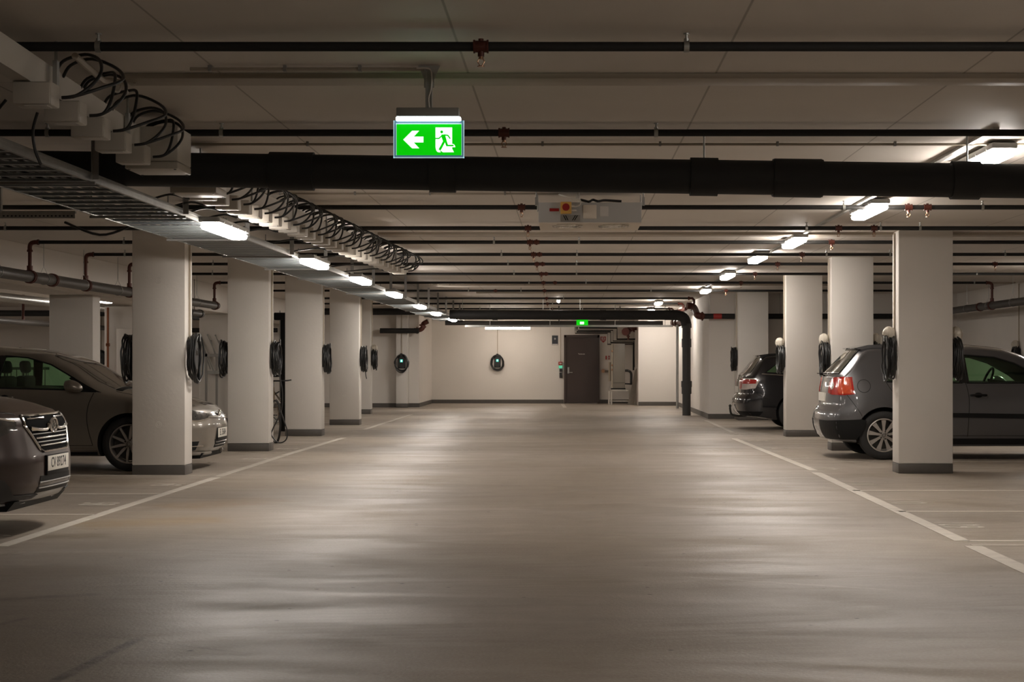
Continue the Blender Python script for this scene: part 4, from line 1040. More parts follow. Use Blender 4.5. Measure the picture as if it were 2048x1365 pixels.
def seats(car, xs, z, col='interior'):
    for x in xs:
        for y in (-.36, .36):
            m = MB(); m.box(x-.07, x+.05, y-.23, y+.23, z-.02, z+.13, .04); m.box(x-.06, x+.03, y-.12, y+.12, z+.16, z+.31, .04, rot=Matrix.Rotation(-.15, 4, 'Y')); m.cyl((x-.02, y-.05, z+.1), (x-.02, y-.05, z+.2), .008, n=6); m.cyl((x-.02, y+.05, z+.1), (x-.02, y+.05, z+.2), .008, n=6)
            m.build('seat_headrest', 'interior', car.root)
XRG = [(.2, .16), (.28, .06), (.4, .01), (.5, 0), (.6, .015), (.64, .035), (.67, .08), (.9, .10), (1.06, .13)]
XFG = [(.16, .16), (.22, .05), (.3, .02), (.5, 0), (.6, .03), (.69, .09), (.74, .15)]

# ---- C: slate grey hatchback, right
LC = 4.204
def RC(p): return [(LC-a, b) for a, b in p]
def RCn(p): return [(a-LC, b) for a, b in p]
spC = dict(L=LC, W=1.76, paint='paintC', xf=XFG, xr=XRG, zcap=(.74, 1.08), z0=(.22, .24), wf=.87, wb=2.578, wr=.316, rim=.212,
    zt=[(.15, .74), (.4, .83), (.9, .93), (1.0, .98), (1.44, 1.277), (1.61, 1.363), (1.87, 1.449), (2.25, 1.485), (3.0, 1.488), (LC-.55, 1.465), (LC-.46, 1.435), (LC-.13, 1.08)],
    dlo=RC([(.80, 1.0), (.77, 1.09), (.93, 1.26), (1.08, 1.315), (1.8, 1.345), (2.2, 1.315), (2.45, 1.24), (2.75, 1.08), (2.88, .985), (1.85, .985)])[::-1], plan=(.2, .17))
C = Car(spC, 'slate grey hatchback parked nose-in behind the nearest right column, red tail lamp showing')
C.wheels('nine')
C.pane(RC([(.80, 1.0), (.77, 1.09), (.93, 1.26), (1.08, 1.315), (1.72, 1.343), (1.76, .985)]))
C.pane(RC([(1.82, .985), (1.80, 1.345), (2.2, 1.315), (2.45, 1.24), (2.75, 1.08), (2.88, .985)]))
C.patch('door_pillar', 'side', RCn([(1.72, .99), (1.70, 1.343), (1.82, 1.345), (1.85, .99)]), 'gloss', .002, mirror=True)
C.patch('tail_lamp', 'cyl', [(181, .855), (181, 1.0), (200, 1.055), (244, 1.06), (250, .84), (235, .828), (200, .83)], 'tailred', .008, c=(-LC+.55, -.40), mirror=True, res=.03)
C.patch('indicator_lamp', 'cyl', [(222, .90), (222, 1.03), (241, 1.045), (247, .85), (226, .845)], 'tailorange', .011, c=(-LC+.55, -.40), mirror=True, res=.03)
C.patch('reverse_lamp', 'cyl', [(201+7*math.cos(a*PI/8), .945+.05*math.sin(a*PI/8)) for a in range(16)], 'tailclear', .012, c=(-LC+.55, -.40), mirror=True, res=.03)
C.patch('lower_bumper', 'cyl', [(180, .26), (180, .50), (215, .50), (262, .52), (268, .50), (262, .34), (255, .26)], 'trimblack', .006, c=(-LC+.55, -.30), mirror=True, res=.05)
C.patch('rear_window', 'rear', [(-.60, 1.12), (-.52, 1.40), (.52, 1.40), (.60, 1.12)], 'rearglass', .004)
C.line('window_edge', 'rear', [(-.62, 1.10), (-.53, 1.41), (.53, 1.41), (.62, 1.10)], .012, 'gloss', closed=True)
MB().prism([(-LC+.44, 1.437), (-LC+.46, 1.424), (-LC+.55, 1.405), (-LC+.80, 1.44), (-LC+.88, 1.486), (-LC+.6, 1.474)], Matrix.Translation((0, .56, 0)) @ FRONT, 1.12).build('roof_spoiler', 'paintC', C.root)
fc = LC-.50
C.line('fuel_flap_gap', 'side', [(-fc+.083*math.cos(a*PI/12), .945+.083*math.sin(a*PI/12)) for a in range(24)], .0035, 'trimblack', closed=True, k=2)
C.line('panel_gap', 'side', RCn([(.285, .83), (.36, .73), (.45, .60), (.47, .56)]), .003, 'trimblack', mirror=True)
C.line('panel_gap', 'side', RCn([(.76, 1.09), (.80, .97), (.92, .80), (.98, .70)]), .0035, 'trimblack', mirror=True)
C.line('panel_gap', 'side', RCn([(1.80, .99), (1.83, .86), (1.84, .7), (1.82, .30)]), .004, 'trimblack', mirror=True)
C.line('panel_gap', 'side', RCn([(2.95, .93), (2.98, .7), (2.94, .31)]), .004, 'trimblack', mirror=True)
C.line('panel_gap', 'side', RCn([(1.15, .31), (2.95, .31)]), .003, 'trimblack', mirror=True)
C.patch('side_moulding', 'side', RCn([(1.08, .555), (1.08, .61), (2.98, .585), (2.98, .52)]), 'trimblack', .012, mirror=True)
C.patch('side_sill', 'side', RCn([(1.13, .20), (1.10, .275), (2.98, .275), (2.94, .20)]), 'trimblack', .008, mirror=True)
def handle(car, x, z, m):
    o = MB(); y = -(car.halfw(z))-.018
    o.tube([(x-.10, y+.012, z), (x-.07, y-.008, z+.002), (x+.07, y-.008, z+.002), (x+.10, y+.012, z)], .014, 10, smooth=4)
    h = o.build('door_handle', m, car.root); car.mirror(h)
    k = MB().sph((x+.0, -(car.halfw(z))+.002, z-.002), .045, (1.2, .25, .8), 8).build('handle_recess', 'trimblack', car.root); car.mirror(k)
handle(C, -(LC-1.96), .83, 'trimblack'); handle(C, -(LC-1.0), .86, 'trimblack')
mk_mirror(C, -1.55, .98, 'paintC')
seats(C, (-2.78, -3.5), .99)
MB().tube([(-1.84+.07*math.cos(a*PI/10), .36+.18*math.sin(a*PI/10), 1.0+.17*math.cos(a*PI/10)) for a in range(20)], .016, 8, closed=True).cyl((-1.84, .36, 1.0), (-1.6, .36, .97), .03).build('steering_wheel', 'interior', C.root)
m = MB(); m.tube([(-LC+.125, -.03, 1.07), (-LC+.05, -.03, 1.10)], .01, 6); m.box(-LC+.02, -LC+.10, -.30, .02, 1.098, 1.108); m.build('rear_wiper', 'trimblack', C.root)
MB().box(-LC+.078, -LC+.10, -.26, .26, .74, .85).build('number_plate', 'plate', C.root)
C.patch('headlamp', 'cyl', [(-25, .56), (-25, .66), (-68, .76), (-72, .72), (-60, .58)], 'lampclear', .006, c=(-.6, -.35), mirror=True)
C.patch('windscreen', 'top', [(-1.08, -.62), (-1.62, -.50), (-1.70, 0), (-1.62, .50), (-1.08, .62), (-.98, 0)], 'windscreen', .004)
C.place(3.26+LC, 22.35+.88)

# ---- B: warm silver hatchback, left
LB = 4.255
spB = dict(L=LB, W=1.79, paint='paintB', xf=XFG, xr=XRG, zcap=(.74, 1.08), z0=(.20, .24), wf=.90, wb=2.637, wr=.316, rim=.222, gap=.04,
    zt=[(.15, .74), (.25, .778), (.37, .82), (.6, .875), (.9, .93), (1.08, .96), (1.33, 1.10), (1.56, 1.245), (1.88, 1.362), (2.19, 1.413), (2.67, 1.447), (3.3, 1.435), (3.72, 1.385), (3.82, 1.35), (4.12, 1.08)],
    dlo=[(1.34, .93), (1.55, 1.075), (1.82, 1.225), (2.1, 1.305), (2.4, 1.33), (3.0, 1.31), (3.3, 1.2), (3.42, 1.07), (3.2, .985), (2.3, .955)], plan=(.24, .2))
B = Car(spB, 'warm silver hatchback parked nose-out behind the nearest left column')
B.wheels('ten')
B.pane([(1.34, .93), (1.55, 1.075), (1.82, 1.225), (2.1, 1.305), (2.36, 1.328), (2.42, .958)])
B.pane([(2.50, .96), (2.46, 1.33), (3.0, 1.31), (3.3, 1.2), (3.42, 1.07), (3.2, .985)])
B.patch('door_pillar', 'side', [(-2.41, .96), (-2.35, 1.33), (-2.47, 1.332), (-2.51, .96)], 'gloss', .002, mirror=True)
B.patch('mirror_triangle', 'side', [(-1.22, .905), (-1.27, .925), (-1.56, 1.085), (-1.60, 1.07), (-1.40, .93), (-1.55, .915)], 'trimblack', .004, mirror=True)
mk_mirror(B, -1.52, .965, 'paintB')
B.patch('windscreen', 'top', [(-1.12, -.62), (-1.30, -.66), (-1.84, -.54), (-1.93, 0), (-1.84, .54), (-1.30, .66), (-1.12, .62), (-1.06, 0)], 'windscreen', .004, res=.07)
B.patch('wiper_cowl', 'top', [(-1.02, -.66), (-1.10, -.66), (-1.05, 0), (-1.10, .66), (-1.02, .66), (-.99, 0)], 'trimblack', .006)
B.line('hood_gap', 'top', [(-.22, -.50), (-.45, -.70), (-1.0, -.735), (-1.08, -.70)], .003, 'trimblack', mirror=True)
B.line('panel_gap', 'side', [(-1.30, .90), (-1.36, .75), (-1.37, .55), (-1.31, .30)], .004, 'trimblack', mirror=True)
B.line('panel_gap', 'side', [(-2.46, .95), (-2.50, .7), (-2.46, .30)], .004, 'trimblack', mirror=True)
B.line('panel_gap', 'side', [(-1.31, .30), (-3.1, .30)], .003, 'trimblack', mirror=True)
B.patch('side_sill', 'side', [(-1.26, .19), (-1.26, .225), (-3.15, .225), (-3.15, .19)], 'trimblack', .006, mirror=True)
B.line('sill_highlight_edge', 'side', [(-1.26, .245), (-3.15, .245)], .010, 'paintB', mirror=True)
handle(B, -2.32, .845, 'paintB'); handle(B, -3.25, .87, 'paintB')
seats(B, (-2.45, -3.3), .96)
B.patch('headlamp', 'cyl', [(-17, .60), (-17, .655), (-45, .70), (-66, .735), (-72, .70), (-62, .60), (-45, .565)], 'lampclear', .006, c=(-.65, -.30), mirror=True, res=.035)
B.line('headlamp_strip', 'cyl', [(-18, .60), (-40, .572), (-60, .595)], .012, 'chrome', c=(-.65, -.30), mirror=True, off=.006)
B.patch('grille', 'front', [(-.50, .60), (-.48, .655), (0, .672), (.48, .655), (.50, .60), (0, .585)], 'gloss', .004)
B.line('grille_strip', 'front', [(-.50, .612), (-.12, .605)], .007, 'chrome', off=.006, mirror=True); B.line('grille_strip', 'front', [(-.48, .643), (-.1, .65)], .005, 'chrome', off=.006, mirror=True)
q = B.ray('front', 0, .63)[0].x
e = MB(); e.tube([(q+.012, .058*math.cos(a*PI/12), .63+.058*math.sin(a*PI/12)) for a in range(24)], .006, 6, closed=True)
for y0, z0, y1, z1 in ((-.033, .675, -.01, .635), (.033, .675, .01, .635), (-.048, .66, -.02, .585), (.048, .66, .02, .585), (-.02, .585, 0, .63), (.02, .585, 0, .63)): e.tube([(q+.012, y0, z0), (q+.012, y1, z1)], .005, 6)
e.build('emblem', 'chrome', B.root)
B.patch('lower_intake', 'front', [(-.30, .25), (-.33, .345), (.33, .345), (.30, .25)], 'trimblack', .003)
for z in (.28, .315): B.line('intake_bar', 'front', [(-.31, z), (.31, z)], .006, 'gloss', off=.006)
B.patch('fog_intake', 'cyl', [(-42, .24), (-38, .34), (-68, .34), (-72, .27), (-60, .22)], 'trimblack', .004, c=(-.65, -.30), mirror=True, res=.04)
B.line('fog_strip', 'cyl', [(-30, .285), (-68, .285)], .006, 'chrome', c=(-.65, -.30), mirror=True, off=.006)
B.line('front_lip', 'cyl', [(-2, .205), (-30, .205), (-70, .215)], .022, 'paintB', c=(-.65, -.30), mirror=True, off=.012)
def nplate(car, z, txt, rear=False):
    x = car.ray('front', 0, z)[0].x
    p = MB().box(x-.02, x+.012, -.26, .26, z-.055, z+.055, .003).build('number_plate', 'plate', car.root)
    MB().box(x-.02, x+.009, -.27, .27, z-.085, z+.062, .004).build('plate_holder', 'trimblack', car.root)
    r = Matrix.Translation((x+.0125, 0, z)) @ Matrix.Rotation(PI/2, 4, 'Z') @ FRONT
    text_mesh('plate_number', txt, .105, 'platetext', r, p, .0006, xs=.88, bold=.001)
nplate(B, .42, 'EL 35604')
B.patch('tail_lamp', 'cyl', [(181, .82), (181, .95), (235, 1.0), (240, .83)], 'tailred', .006, c=(-LB+.55, -.40), mirror=True, res=.05)
MB().prism([(-.10, .20), (-.14, .135), (-.55, .125), (-.6, .20)], Matrix.Translation((0, .62, 0)) @ FRONT, 1.24).build('undertray', 'trimblack', B.root)
B.place(-4.15, 20.0+.895)

# ---- A: dark brown SUV, left edge
LA = 4.595
spA = dict(L=LA, W=1.80, paint='paintA', zk=1.15, xf=[(.18, .20), (.24, .10), (.3, .03), (.37, .0), (.56, .0), (.60, .01), (.65, .02), (.81, .05), (.86, .085), (.90, .15)], xr=[(a*1.12, b) for a, b in XRG], zcap=(.90, 1.2), z0=(.25, .3),
    wf=.96, wb=2.64, wr=.35, rim=.215, hr=.11, gap=.06,
    zt=[(.15, .90), (.28, .95), (.43, .985), (.9, 1.055), (1.15, 1.10), (1.75, 1.50), (2.1, 1.62), (2.7, 1.68), (3.6, 1.66), (4.1, 1.60), (4.25, 1.5), (4.45, 1.2)],
    dlo=[(1.42, 1.06), (1.75, 1.30), (2.0, 1.42), (2.4, 1.49), (3.4, 1.47), (3.9, 1.3), (3.95, 1.12), (3.0, 1.09)], plan=(.27, .2))
A = Car(spA, 'dark brown sport utility vehicle at the left edge, chrome grille and number plate showing')
A.wheels('nine')
A.pane([(1.42, 1.06), (1.75, 1.30), (2.0, 1.42), (2.4, 1.49), (2.5, 1.07)]); A.pane([(2.58, 1.07), (2.5, 1.49), (3.4, 1.47), (3.9, 1.3), (3.95, 1.12), (3.0, 1.09)])
A.patch('windscreen', 'top', [(-1.2, -.62), (-1.72, -.55), (-1.8, 0), (-1.72, .55), (-1.2, .62), (-1.14, 0)], 'windscreen', .004)
mk_mirror(A, -1.6, 1.1, 'paintA')
gp = [(-.47, .868), (-.50, .80), (-.34, .625), (-.28, .605), (.28, .605), (.34, .625), (.50, .80), (.47, .868)]
M['grilleblack'] = mat('grille_black', (.004, .004, .004), .9, spec=.05)
g = A.patch('grille', 'front', gp, 'grilleblack', .004, res=.05)
A.line('grille_frame', 'front', gp, .010, 'chrome', closed=True, off=.006, k=8, parent=g)
for z, y0, r_ in ((.845, .43, .006), (.765, .43, .007), (.705, .38, .007), (.65, .33, .006)): A.line('grille_bar', 'front', [(-y0, z), (-.12 if z > .74 else 0, z)], r_, 'chrome', off=.008, mirror=True, parent=g)
A.line('grille_wing', 'front', [(-.44, .78), (-.30, .765), (-.13, .765), (-.10, .80)], .012, 'chrome', off=.012, mirror=True, parent=g)
q = A.ray('front', 0, .79)[0].x
for z, y0 in ((.735, .42), (.675, .355)): A.line('grille_bar', 'front', [(-y0, z), (0, z)], .005, 'greymetal', off=.006, mirror=True, parent=g)
e = MB().tube([(q+.022, .088*math.cos(a*PI/14), .79+.052*math.sin(a*PI/14)) for a in range(28)], .008, 8, closed=True).build('emblem', 'chrome', g)
MB().lathe([(.001, .0), (.08, 0), (.08, .012), (.001, .012)], Matrix.Translation((q+.008, 0, .79)) @ Matrix.Rotation(PI/2, 4, 'Y') @ Matrix.Diagonal((.6, 1, 1, 1)), 28, closed=False).build('emblem_field', 'lampclear', g)
e = MB()
for y, z, r_ in ((-.045, .805, .014), (.0, .812, .009), (.02, .795, .009), (.045, .80, .009), (.0, .772, .009), (.035, .775, .009)):
    for a in (0, PI/3, 2*PI/3): e.tube([(q+.023, y-r_*math.cos(a), z-r_*math.sin(a)), (q+.023, y+r_*math.cos(a), z+r_*math.sin(a))], .0022, 5)
e.build('emblem_stars', 'chrome', g)
nplate(A, .515, 'CV 89274')
A.patch('headlamp', 'cyl', [(-24, .78), (-22, .83), (-45, .865), (-72, .89), (-76, .86), (-62, .74), (-40, .72)], 'lampclear', .006, c=(-.75, -.32), mirror=True, res=.04)
A.line('headlamp_strip', 'cyl', [(-24, .835), (-45, .868), (-72, .893)], .008, 'chrome', c=(-.75, -.32), mirror=True, off=.006)
A.patch('lower_intake', 'front', [(-.40, .31), (-.36, .43), (.36, .43), (.40, .31)], 'trimblack', .003)
for z in (.345, .385): A.line('intake_bar', 'front', [(-.38, z), (.38, z)], .006, 'greymetal', off=.006)
A.patch('bumper_cladding', 'cyl', [(-2, .20), (-2, .30), (-28, .31), (-36, .42), (-60, .50), (-84, .50), (-84, .26), (-50, .22)], 'cladding', .010, c=(-.75, -.32), mirror=True, res=.05)
A.patch('fog_lamp_recess', 'cyl', [(-40, .33), (-42, .42), (-62, .46), (-70, .34)], 'trimblack', .016, c=(-.75, -.32), mirror=True, res=.05)
A.patch('front_skid_plate', 'cyl', [(0, .20), (0, .245), (-40, .25), (-60, .26), (-60, .22)], 'greymetal', .016, c=(-.75, -.32), mirror=True, res=.05)
A.line('hood_gap', 'top', [(-.16, -.50), (-.35, -.66), (-1.1, -.74)], .004, 'trimblack', mirror=True)
seats(A, (-2.5, -3.4), 1.08)
MB().prism([(-.12, .26), (-.18, .19), (-.6, .18), (-.62, .26)], Matrix.Translation((0, .62, 0)) @ FRONT, 1.24).build('undertray', 'trimblack', A.root)
A.place(-3.84, 12.2+.90)

# ---- D: black estate car, right
LD = 4.69
def RD(p): return [(LD-a, b) for a, b in p]
def RDn(p): return [(a-LD, b) for a, b in p]
spD = dict(L=LD, W=1.78, paint='paintD', xf=XFG, xr=[(.22, .2), (.27, .10), (.34, .03), (.44, 0), (.55, .0), (.60, .015), (.64, .07), (.9, .08), (.98, .115)], zcap=(.74, 1.0), z0=(.22, .25), wf=.92, wb=2.70, wr=.32, rim=.215,
    zt=[(.15, .74), (.4, .83), (.9, .93), (1.1, .98), (1.7, 1.30), (2.1, 1.42), (2.6, 1.46), (3.3, 1.45), (LD-.75, 1.41), (LD-.5, 1.385), (LD-.42, 1.34), (LD-.20, 1.06), (LD-.115, 1.0)],
    dlo=RD([(.52, 1.055), (.72, 1.21), (.95, 1.27), (2.3, 1.31), (2.8, 1.20), (3.1, 1.0), (1.5, .99)])[::-1], plan=(.2, .20))
D = Car(spD, 'glossy black estate car with tow bar, rear end showing beyond the grey hatchback')
D.wheels('ten')
D.pane(RD([(.52, 1.055), (.72, 1.21), (.95, 1.27), (1.0, 1.03)])); D.pane(RD([(1.05, 1.025), (1.0, 1.27), (2.3, 1.31), (2.8, 1.20), (3.1, 1.0), (1.5, .99)]))
D.patch('rear_window', 'rear', [(-.62, 1.04), (-.54, 1.33), (.54, 1.33), (.62, 1.04)], 'rearglass', .004)
D.patch('tail_lamp', 'cyl', [(181, .74), (181, .93), (200, .945), (247, .945), (253, .90), (246, .765), (225, .74)], 'tailclear', .006, c=(-LD+.55, -.36), mirror=True, res=.04)
D.patch('brake_lamp', 'cyl', [(206, .845), (206, .925), (248, .925), (247, .85)], 'tailred', .010, c=(-LD+.55, -.36), mirror=True, res=.04)
D.patch('hatch_lamp', 'cyl', [(183, .75), (183, .93), (202, .935), (202, .75)], 'tailred', .009, c=(-LD+.55, -.36), mirror=True, res=.04)
MB().prism([(-LD+.42, 1.372), (-LD+.46, 1.35), (-LD+.56, 1.34), (-LD+.75, 1.38), (-LD+.85, 1.414), (-LD+.6, 1.398)], Matrix.Translation((0, .56, 0)) @ FRONT, 1.12).build('roof_spoiler', 'paintD', D.root)
m = MB().tube([(-LD+.25, 0, .24), (-LD+.06, 0, .235), (-LD-.03, 0, .27), (-LD-.055, 0, .36), (-LD-.055, 0, .40)], .02, 8, smooth=4).sph((-LD-.055, 0, .425), .028, n=8).build('tow_bar', 'darkmetal', D.root)
D.patch('lower_bumper', 'cyl', [(180, .26), (180, .34), (240, .34), (262, .34), (255, .26)], 'trimblack', .006, c=(-LD+.55, -.30), mirror=True, res=.05)
D.line('panel_gap', 'side', RDn([(.30, .74), (.42, .62), (.60, .56)]), .003, 'trimblack', mirror=True)
D.line('panel_gap', 'side', RDn([(1.1, 1.0), (1.2, .8), (1.35, .65)]), .004, 'trimblack', mirror=True)
D.line('belt_strip', 'side', RDn([(.45, 1.03), (1.5, .975), (3.1, .975)]), .007, 'chrome', mirror=True)
MB().box(-LD+.06, -LD+.075, -.26, .26, .68, .79).build('number_plate', 'plate', D.root)
MB().tube([(-LD+.9, 0, 1.41), (-LD+.8, 0, 1.46)], .006).build('roof_aerial', 'trimblack', D.root)
seats(D, (-2.5, -3.5), .99)
D.place(3.06+LD, 31.95+.89)

# ================================================================ REAR WALL THINGS
Yw = 52.2
def wbox(u0, v0, u1, v1, d0=.03, d1=0, bev=0, Y=Yw): return MB().box(px(u0, Y), px(u1, Y), Y-d0, Y-d1-.0005, pz(v1, Y), pz(v0, Y), bev)
d = struct(wbox(1132, 676, 1195, 806, .06, .0).build('door_1', 'doorbrown'))
m = MB(); zt_ = pz(670.5, Yw)
m.box(px(1128, Yw), px(1132.3, Yw), Yw-.09, Yw, 0, zt_).box(px(1194.7, Yw), px(1199, Yw), Yw-.09, Yw, 0, zt_).box(px(1128, Yw), px(1199, Yw), Yw-.09, Yw, pz(675.5, Yw), zt_)
m.build('door_frame', 'doorbrown', d)
hd = wbox(1135, 735, 1138.5, 747.5, .07, .06).build('handle_plate', 'galv', d)
MB().tube([(px(1136.5, Yw), Yw-.07, pz(745.5, Yw)), (px(1136.5, Yw), Yw-.12, pz(745.5, Yw)), (px(1145, Yw), Yw-.12, pz(745.5, Yw))], .011, 8).build('lever_handle', 'galv', d)
text_mesh('door_lettering', 'Tavlerom', .052, 'sticker', Matrix.Translation((px(1163, Yw), Yw-.061, pz(708.5, Yw))) @ FRONT, d, .0006, bold=.001)
tag(wbox(1104, 671.5, 1116, 691, .015).build('wall_poster', 'poster'), 'dark framed poster on the rear wall left of the brown door', 'poster')
ps = bpy.data.objects['wall_poster']; MB().box(px(1104.5, Yw), px(1115.5, Yw), Yw-.017, Yw-.014, pz(690.6, Yw), pz(688.3, Yw)).build('poster_caption', 'sticker', ps)
MB().cyl((px(1110, Yw), Yw-.018, pz(678, Yw)), (px(1110, Yw), Yw-.014, pz(678, Yw)), .03).build('poster_emblem', 'galv', ps)
t = thing('call_point', P(1121, 756, Yw), 'column of red, green and black push-button boxes left of the brown door', 'wall switch')
wbox(1117, 724, 1124.5, 731, .06, 0, .005).build('red_alarm_box', 'redmark', t); wbox(1119, 726, 1123.5, 728.5, .064, .058).build('alarm_plate', 'sticker', t)
wbox(1117.5, 731.5, 1124.5, 737, .06, 0, .005).build('green_button_box', 'greenlamp', t); wbox(1119, 738, 1124.5, 744, .05, 0, .005).build('card_reader', 'blackpl', t); wbox(1119, 745.5, 1124.5, 756.5, .05, 0, .005).build('keypad', 'blackpl', t)
wbox(1120.5, 655, 1121.5, 724, .02).build('conduit', 'cream', t)
t = thing('fire_sign', P(1206, 684, Yw), 'red fire sign with two pictograms right of the brown door', 'sign')
wbox(1201, 673.5, 1206, 681.5, .012).build('red_panel', 'redmark', t); wbox(1207, 673.5, 1212, 681.5, .012).build('red_panel', 'redmark', t)
m = MB(); m.prism([(px(1202, Yw), pz(682, Yw)), (px(1206.5, Yw), pz(686, Yw)), (px(1211.5, Yw), pz(682, Yw))], Matrix.Translation((0, Yw-.001, 0)) @ FRONT, .01); m.build('lower_panel', 'redmark', t)
wbox(1203, 675, 1205, 680, .014, .012).build('white_symbol', 'sticker', t); wbox(1208.5, 675, 1210.5, 680, .014, .012).build('white_symbol', 'sticker', t)
tag(wbox(1211, 712, 1213.5, 719.5, .012).build('fire_sign', 'redmark'), 'tiny red strip sign beside the grey cabinet', 'sign')
t = tag(wbox(1216.5, 712, 1219.5, 719.5, .012).build('fire_sign', 'redmark'), 'tiny red and white square sign almost behind the grey cabinet', 'sign')
wbox(1217, 714, 1218.5, 717.5, .014, .012).build('white_symbol', 'sticker', t)
t = thing('wall_hydrant', P(1206, 743, Yw), 'brass capped red-brown pipe stub on the wall right of the door', 'pipe')
MB().cyl(P(1206, 742.5, Yw), P(1206, 742.5, Yw)-Vector((0, .2, 0)), .055, n=20).build('cap', 'bronze', t)
MB().cyl(P(1206, 743, Yw)-Vector((0, .1, 0)), P(1219, 743, Yw)-Vector((0, .1, 0)), .03).build('stub_pipe', 'cabinet', t)
# cabinet on stand
Yk = 50.6
t = thing('heat_exchanger_cabinet', P(1236, 778, Yk), 'tall narrow grey cabinet on a pale stand right of the brown door', 'cabinet')
MB().box(px(1226, Yk), px(1250, Yk), Yk, Yk+.35, pz(777, Yk), pz(688, Yk), .01).build('casing', 'cabinet', t)
MB().box(px(1226.2, Yk), px(1249.8, Yk), Yk-.004, Yk, pz(766.5, Yk), pz(765.8, Yk)).build('seam', 'darkmetal', t)
MB().cyl(P(1224, 688, Yk), P(1224, 776, Yk), .02).cyl(P(1219.5, 725, Yk+.2), P(1219.5, 763, Yk+.2), .035).build('side_pipe', 'cream', t)
for v in (703, 731, 740): MB().cyl(P(1222.5, v, Yk), P(1225.5, v, Yk), .03).build('valve', 'bronze', t)
MB().box(px(1222, Yk), px(1251, Yk), Yk-.02, Yk+.35, pz(779.5, Yk), pz(777, Yk)).build('drip_tray', 'trimblack', t)
t = thing('steel_stand', P(1237, 812, Yk), 'pale welded stand carrying the grey cabinet', 'stand')
for u in (1218, 1223, 1260):
    for y in (Yk-.03, Yk+.36): MB().box(px(u, Yk)-.02, px(u, Yk)+.02, y-.02, y+.02, 0, pz(780, Yk)).build('leg', 'boxwhite', t)
for v in (780.5, 802, 810):
    for y in (Yk-.05, Yk+.34): MB().box(px(1217, Yk), px(1261, Yk), y, y+.03, pz(v+1.4, Yk), pz(v, Yk)).build('cross_bar', 'boxwhite', t)
MB().box(px(1222, Yk), px(1260, Yk), Yk-.04, Yk+.36, pz(780.4, Yk), pz(779.6, Yk)).build('top_plate', 'boxwhite', t)
t = tag(MB().tube([P(1250, 742, Yk+.1), P(1256, 742, Yk+.1), P(1261, 745, Yk+.1), P(1262.5, 752, Yk+.1), P(1262, 770, Yk+.1)], .035, 12, smooth=4).build('drain_hose', 'greypvc'), 'bent dark hose leaving the right side of the grey cabinet', 'hose')
t = tag(MB().tube([P(1250, 768, Yk), P(1262, 768.5, Yk), P(1272, 768, Yk)], .018, 8).build('short_pipe', 'blackpipe'), 'short black pipe between the grey cabinet and the leaning board', 'pipe')
def wpipe(pts, r, label, grp='black pipes stepping over the rear door'):
    tag(MB().tube([P(u, v, 51.9) for u, v in pts], r, 8).build('wall_pipe', 'blackpipe'), label, 'pipe', grp)
wpipe([(1159, 653), (1159, 656), (1234, 656.5), (1234, 679), (1270, 679), (1274, 674), (1273, 740)], .026, 'thick black wall pipe, uppermost of the four stepping over the door')
wpipe([(1155.5, 653), (1155.5, 661), (1226, 661), (1226, 682.5), (1268, 683), (1268.5, 735)], .016, 'thin black wall pipe, second of the four stepping over the door')
wpipe([(1153.5, 653), (1153.5, 664), (1221.5, 664), (1221.5, 686), (1267, 686), (1267, 741)], .024, 'thick black wall pipe, third of the four stepping over the door')
wpipe([(1150.5, 653), (1150.5, 667), (1215, 667), (1215, 689), (1266, 689)], .015, 'thin black wall pipe, lowest of the four stepping over the door')
t = thing('leaning_board', P(1262, 813, Yk), 'grey-brown board leaning beside the grey cabinet', 'board')
Yl = 50.3; m = MB(); m.prism([(px(1255, Yl), 0), (px(1268, Yl), 0), (px(1278.5, Yl), pz(729, Yl)), (px(1270, Yl), pz(742, Yl))], Matrix.Translation((0, Yl, 0)) @ FRONT, .03); m.build('board', 'cardboard', t)
tag(MB().box(px(1268.5, 50.6), px(1274, 50.6), 50.6, 50.66, 0, pz(744, 50.6)).build('leaning_plank', 'boxwhite'), 'narrow pale plank standing behind the leaning board', 'plank')
tag(MB().cyl((px(1278.5, 50.8), 50.8, 0), (px(1278.5, 50.8), 50.8, 2.4), .03).build('wall_riser', 'cabinet'), 'vertical brown pipe at the wall corner right of the leaning board', 'pipe')
for u, lab in ((1347.5, 'x'),): pass
tag(MB().cyl((2.99, 44, 0), (2.99, 44, 2.3), .03).build('wall_riser', 'cream'), 'vertical pale pipe on the bright side wall behind the drain pipe', 'pipe')

# ================================================================ LEFT BACKGROUND
# metal rack with tilted poles
Yq = 35.0
t = thing('metal_rack', P(425, 850, Yq), 'grey steel rack between the two nearest left columns', 'rack')
zt_ = pz(708, Yq)
for u, dy in ((412.5, 0), (431.5, .1), (412.5, .6), (450, .6)): MB().box(px(u, Yq)-.022, px(u, Yq)+.022, Yq+dy-.02, Yq+dy+.02, 0, zt_).build('post', 'greymetal', t)
MB().box(px(410, Yq), px(452, Yq), Yq-.02, Yq+.02, pz(714, Yq), zt_).box(px(410, Yq), px(452, Yq), Yq+.58, Yq+.62, pz(714, Yq), zt_).build('top_bar', 'greymetal', t)
m = MB(); m.box(px(414, Yq), px(452, Yq), Yq, Yq+.6, pz(749, Yq), pz(746, Yq))
m.box(px(414, Yq), px(452, Yq), Yq-.005, Yq+.005, pz(749, Yq), pz(742, Yq)); m.build('shelf', 'galv', t)
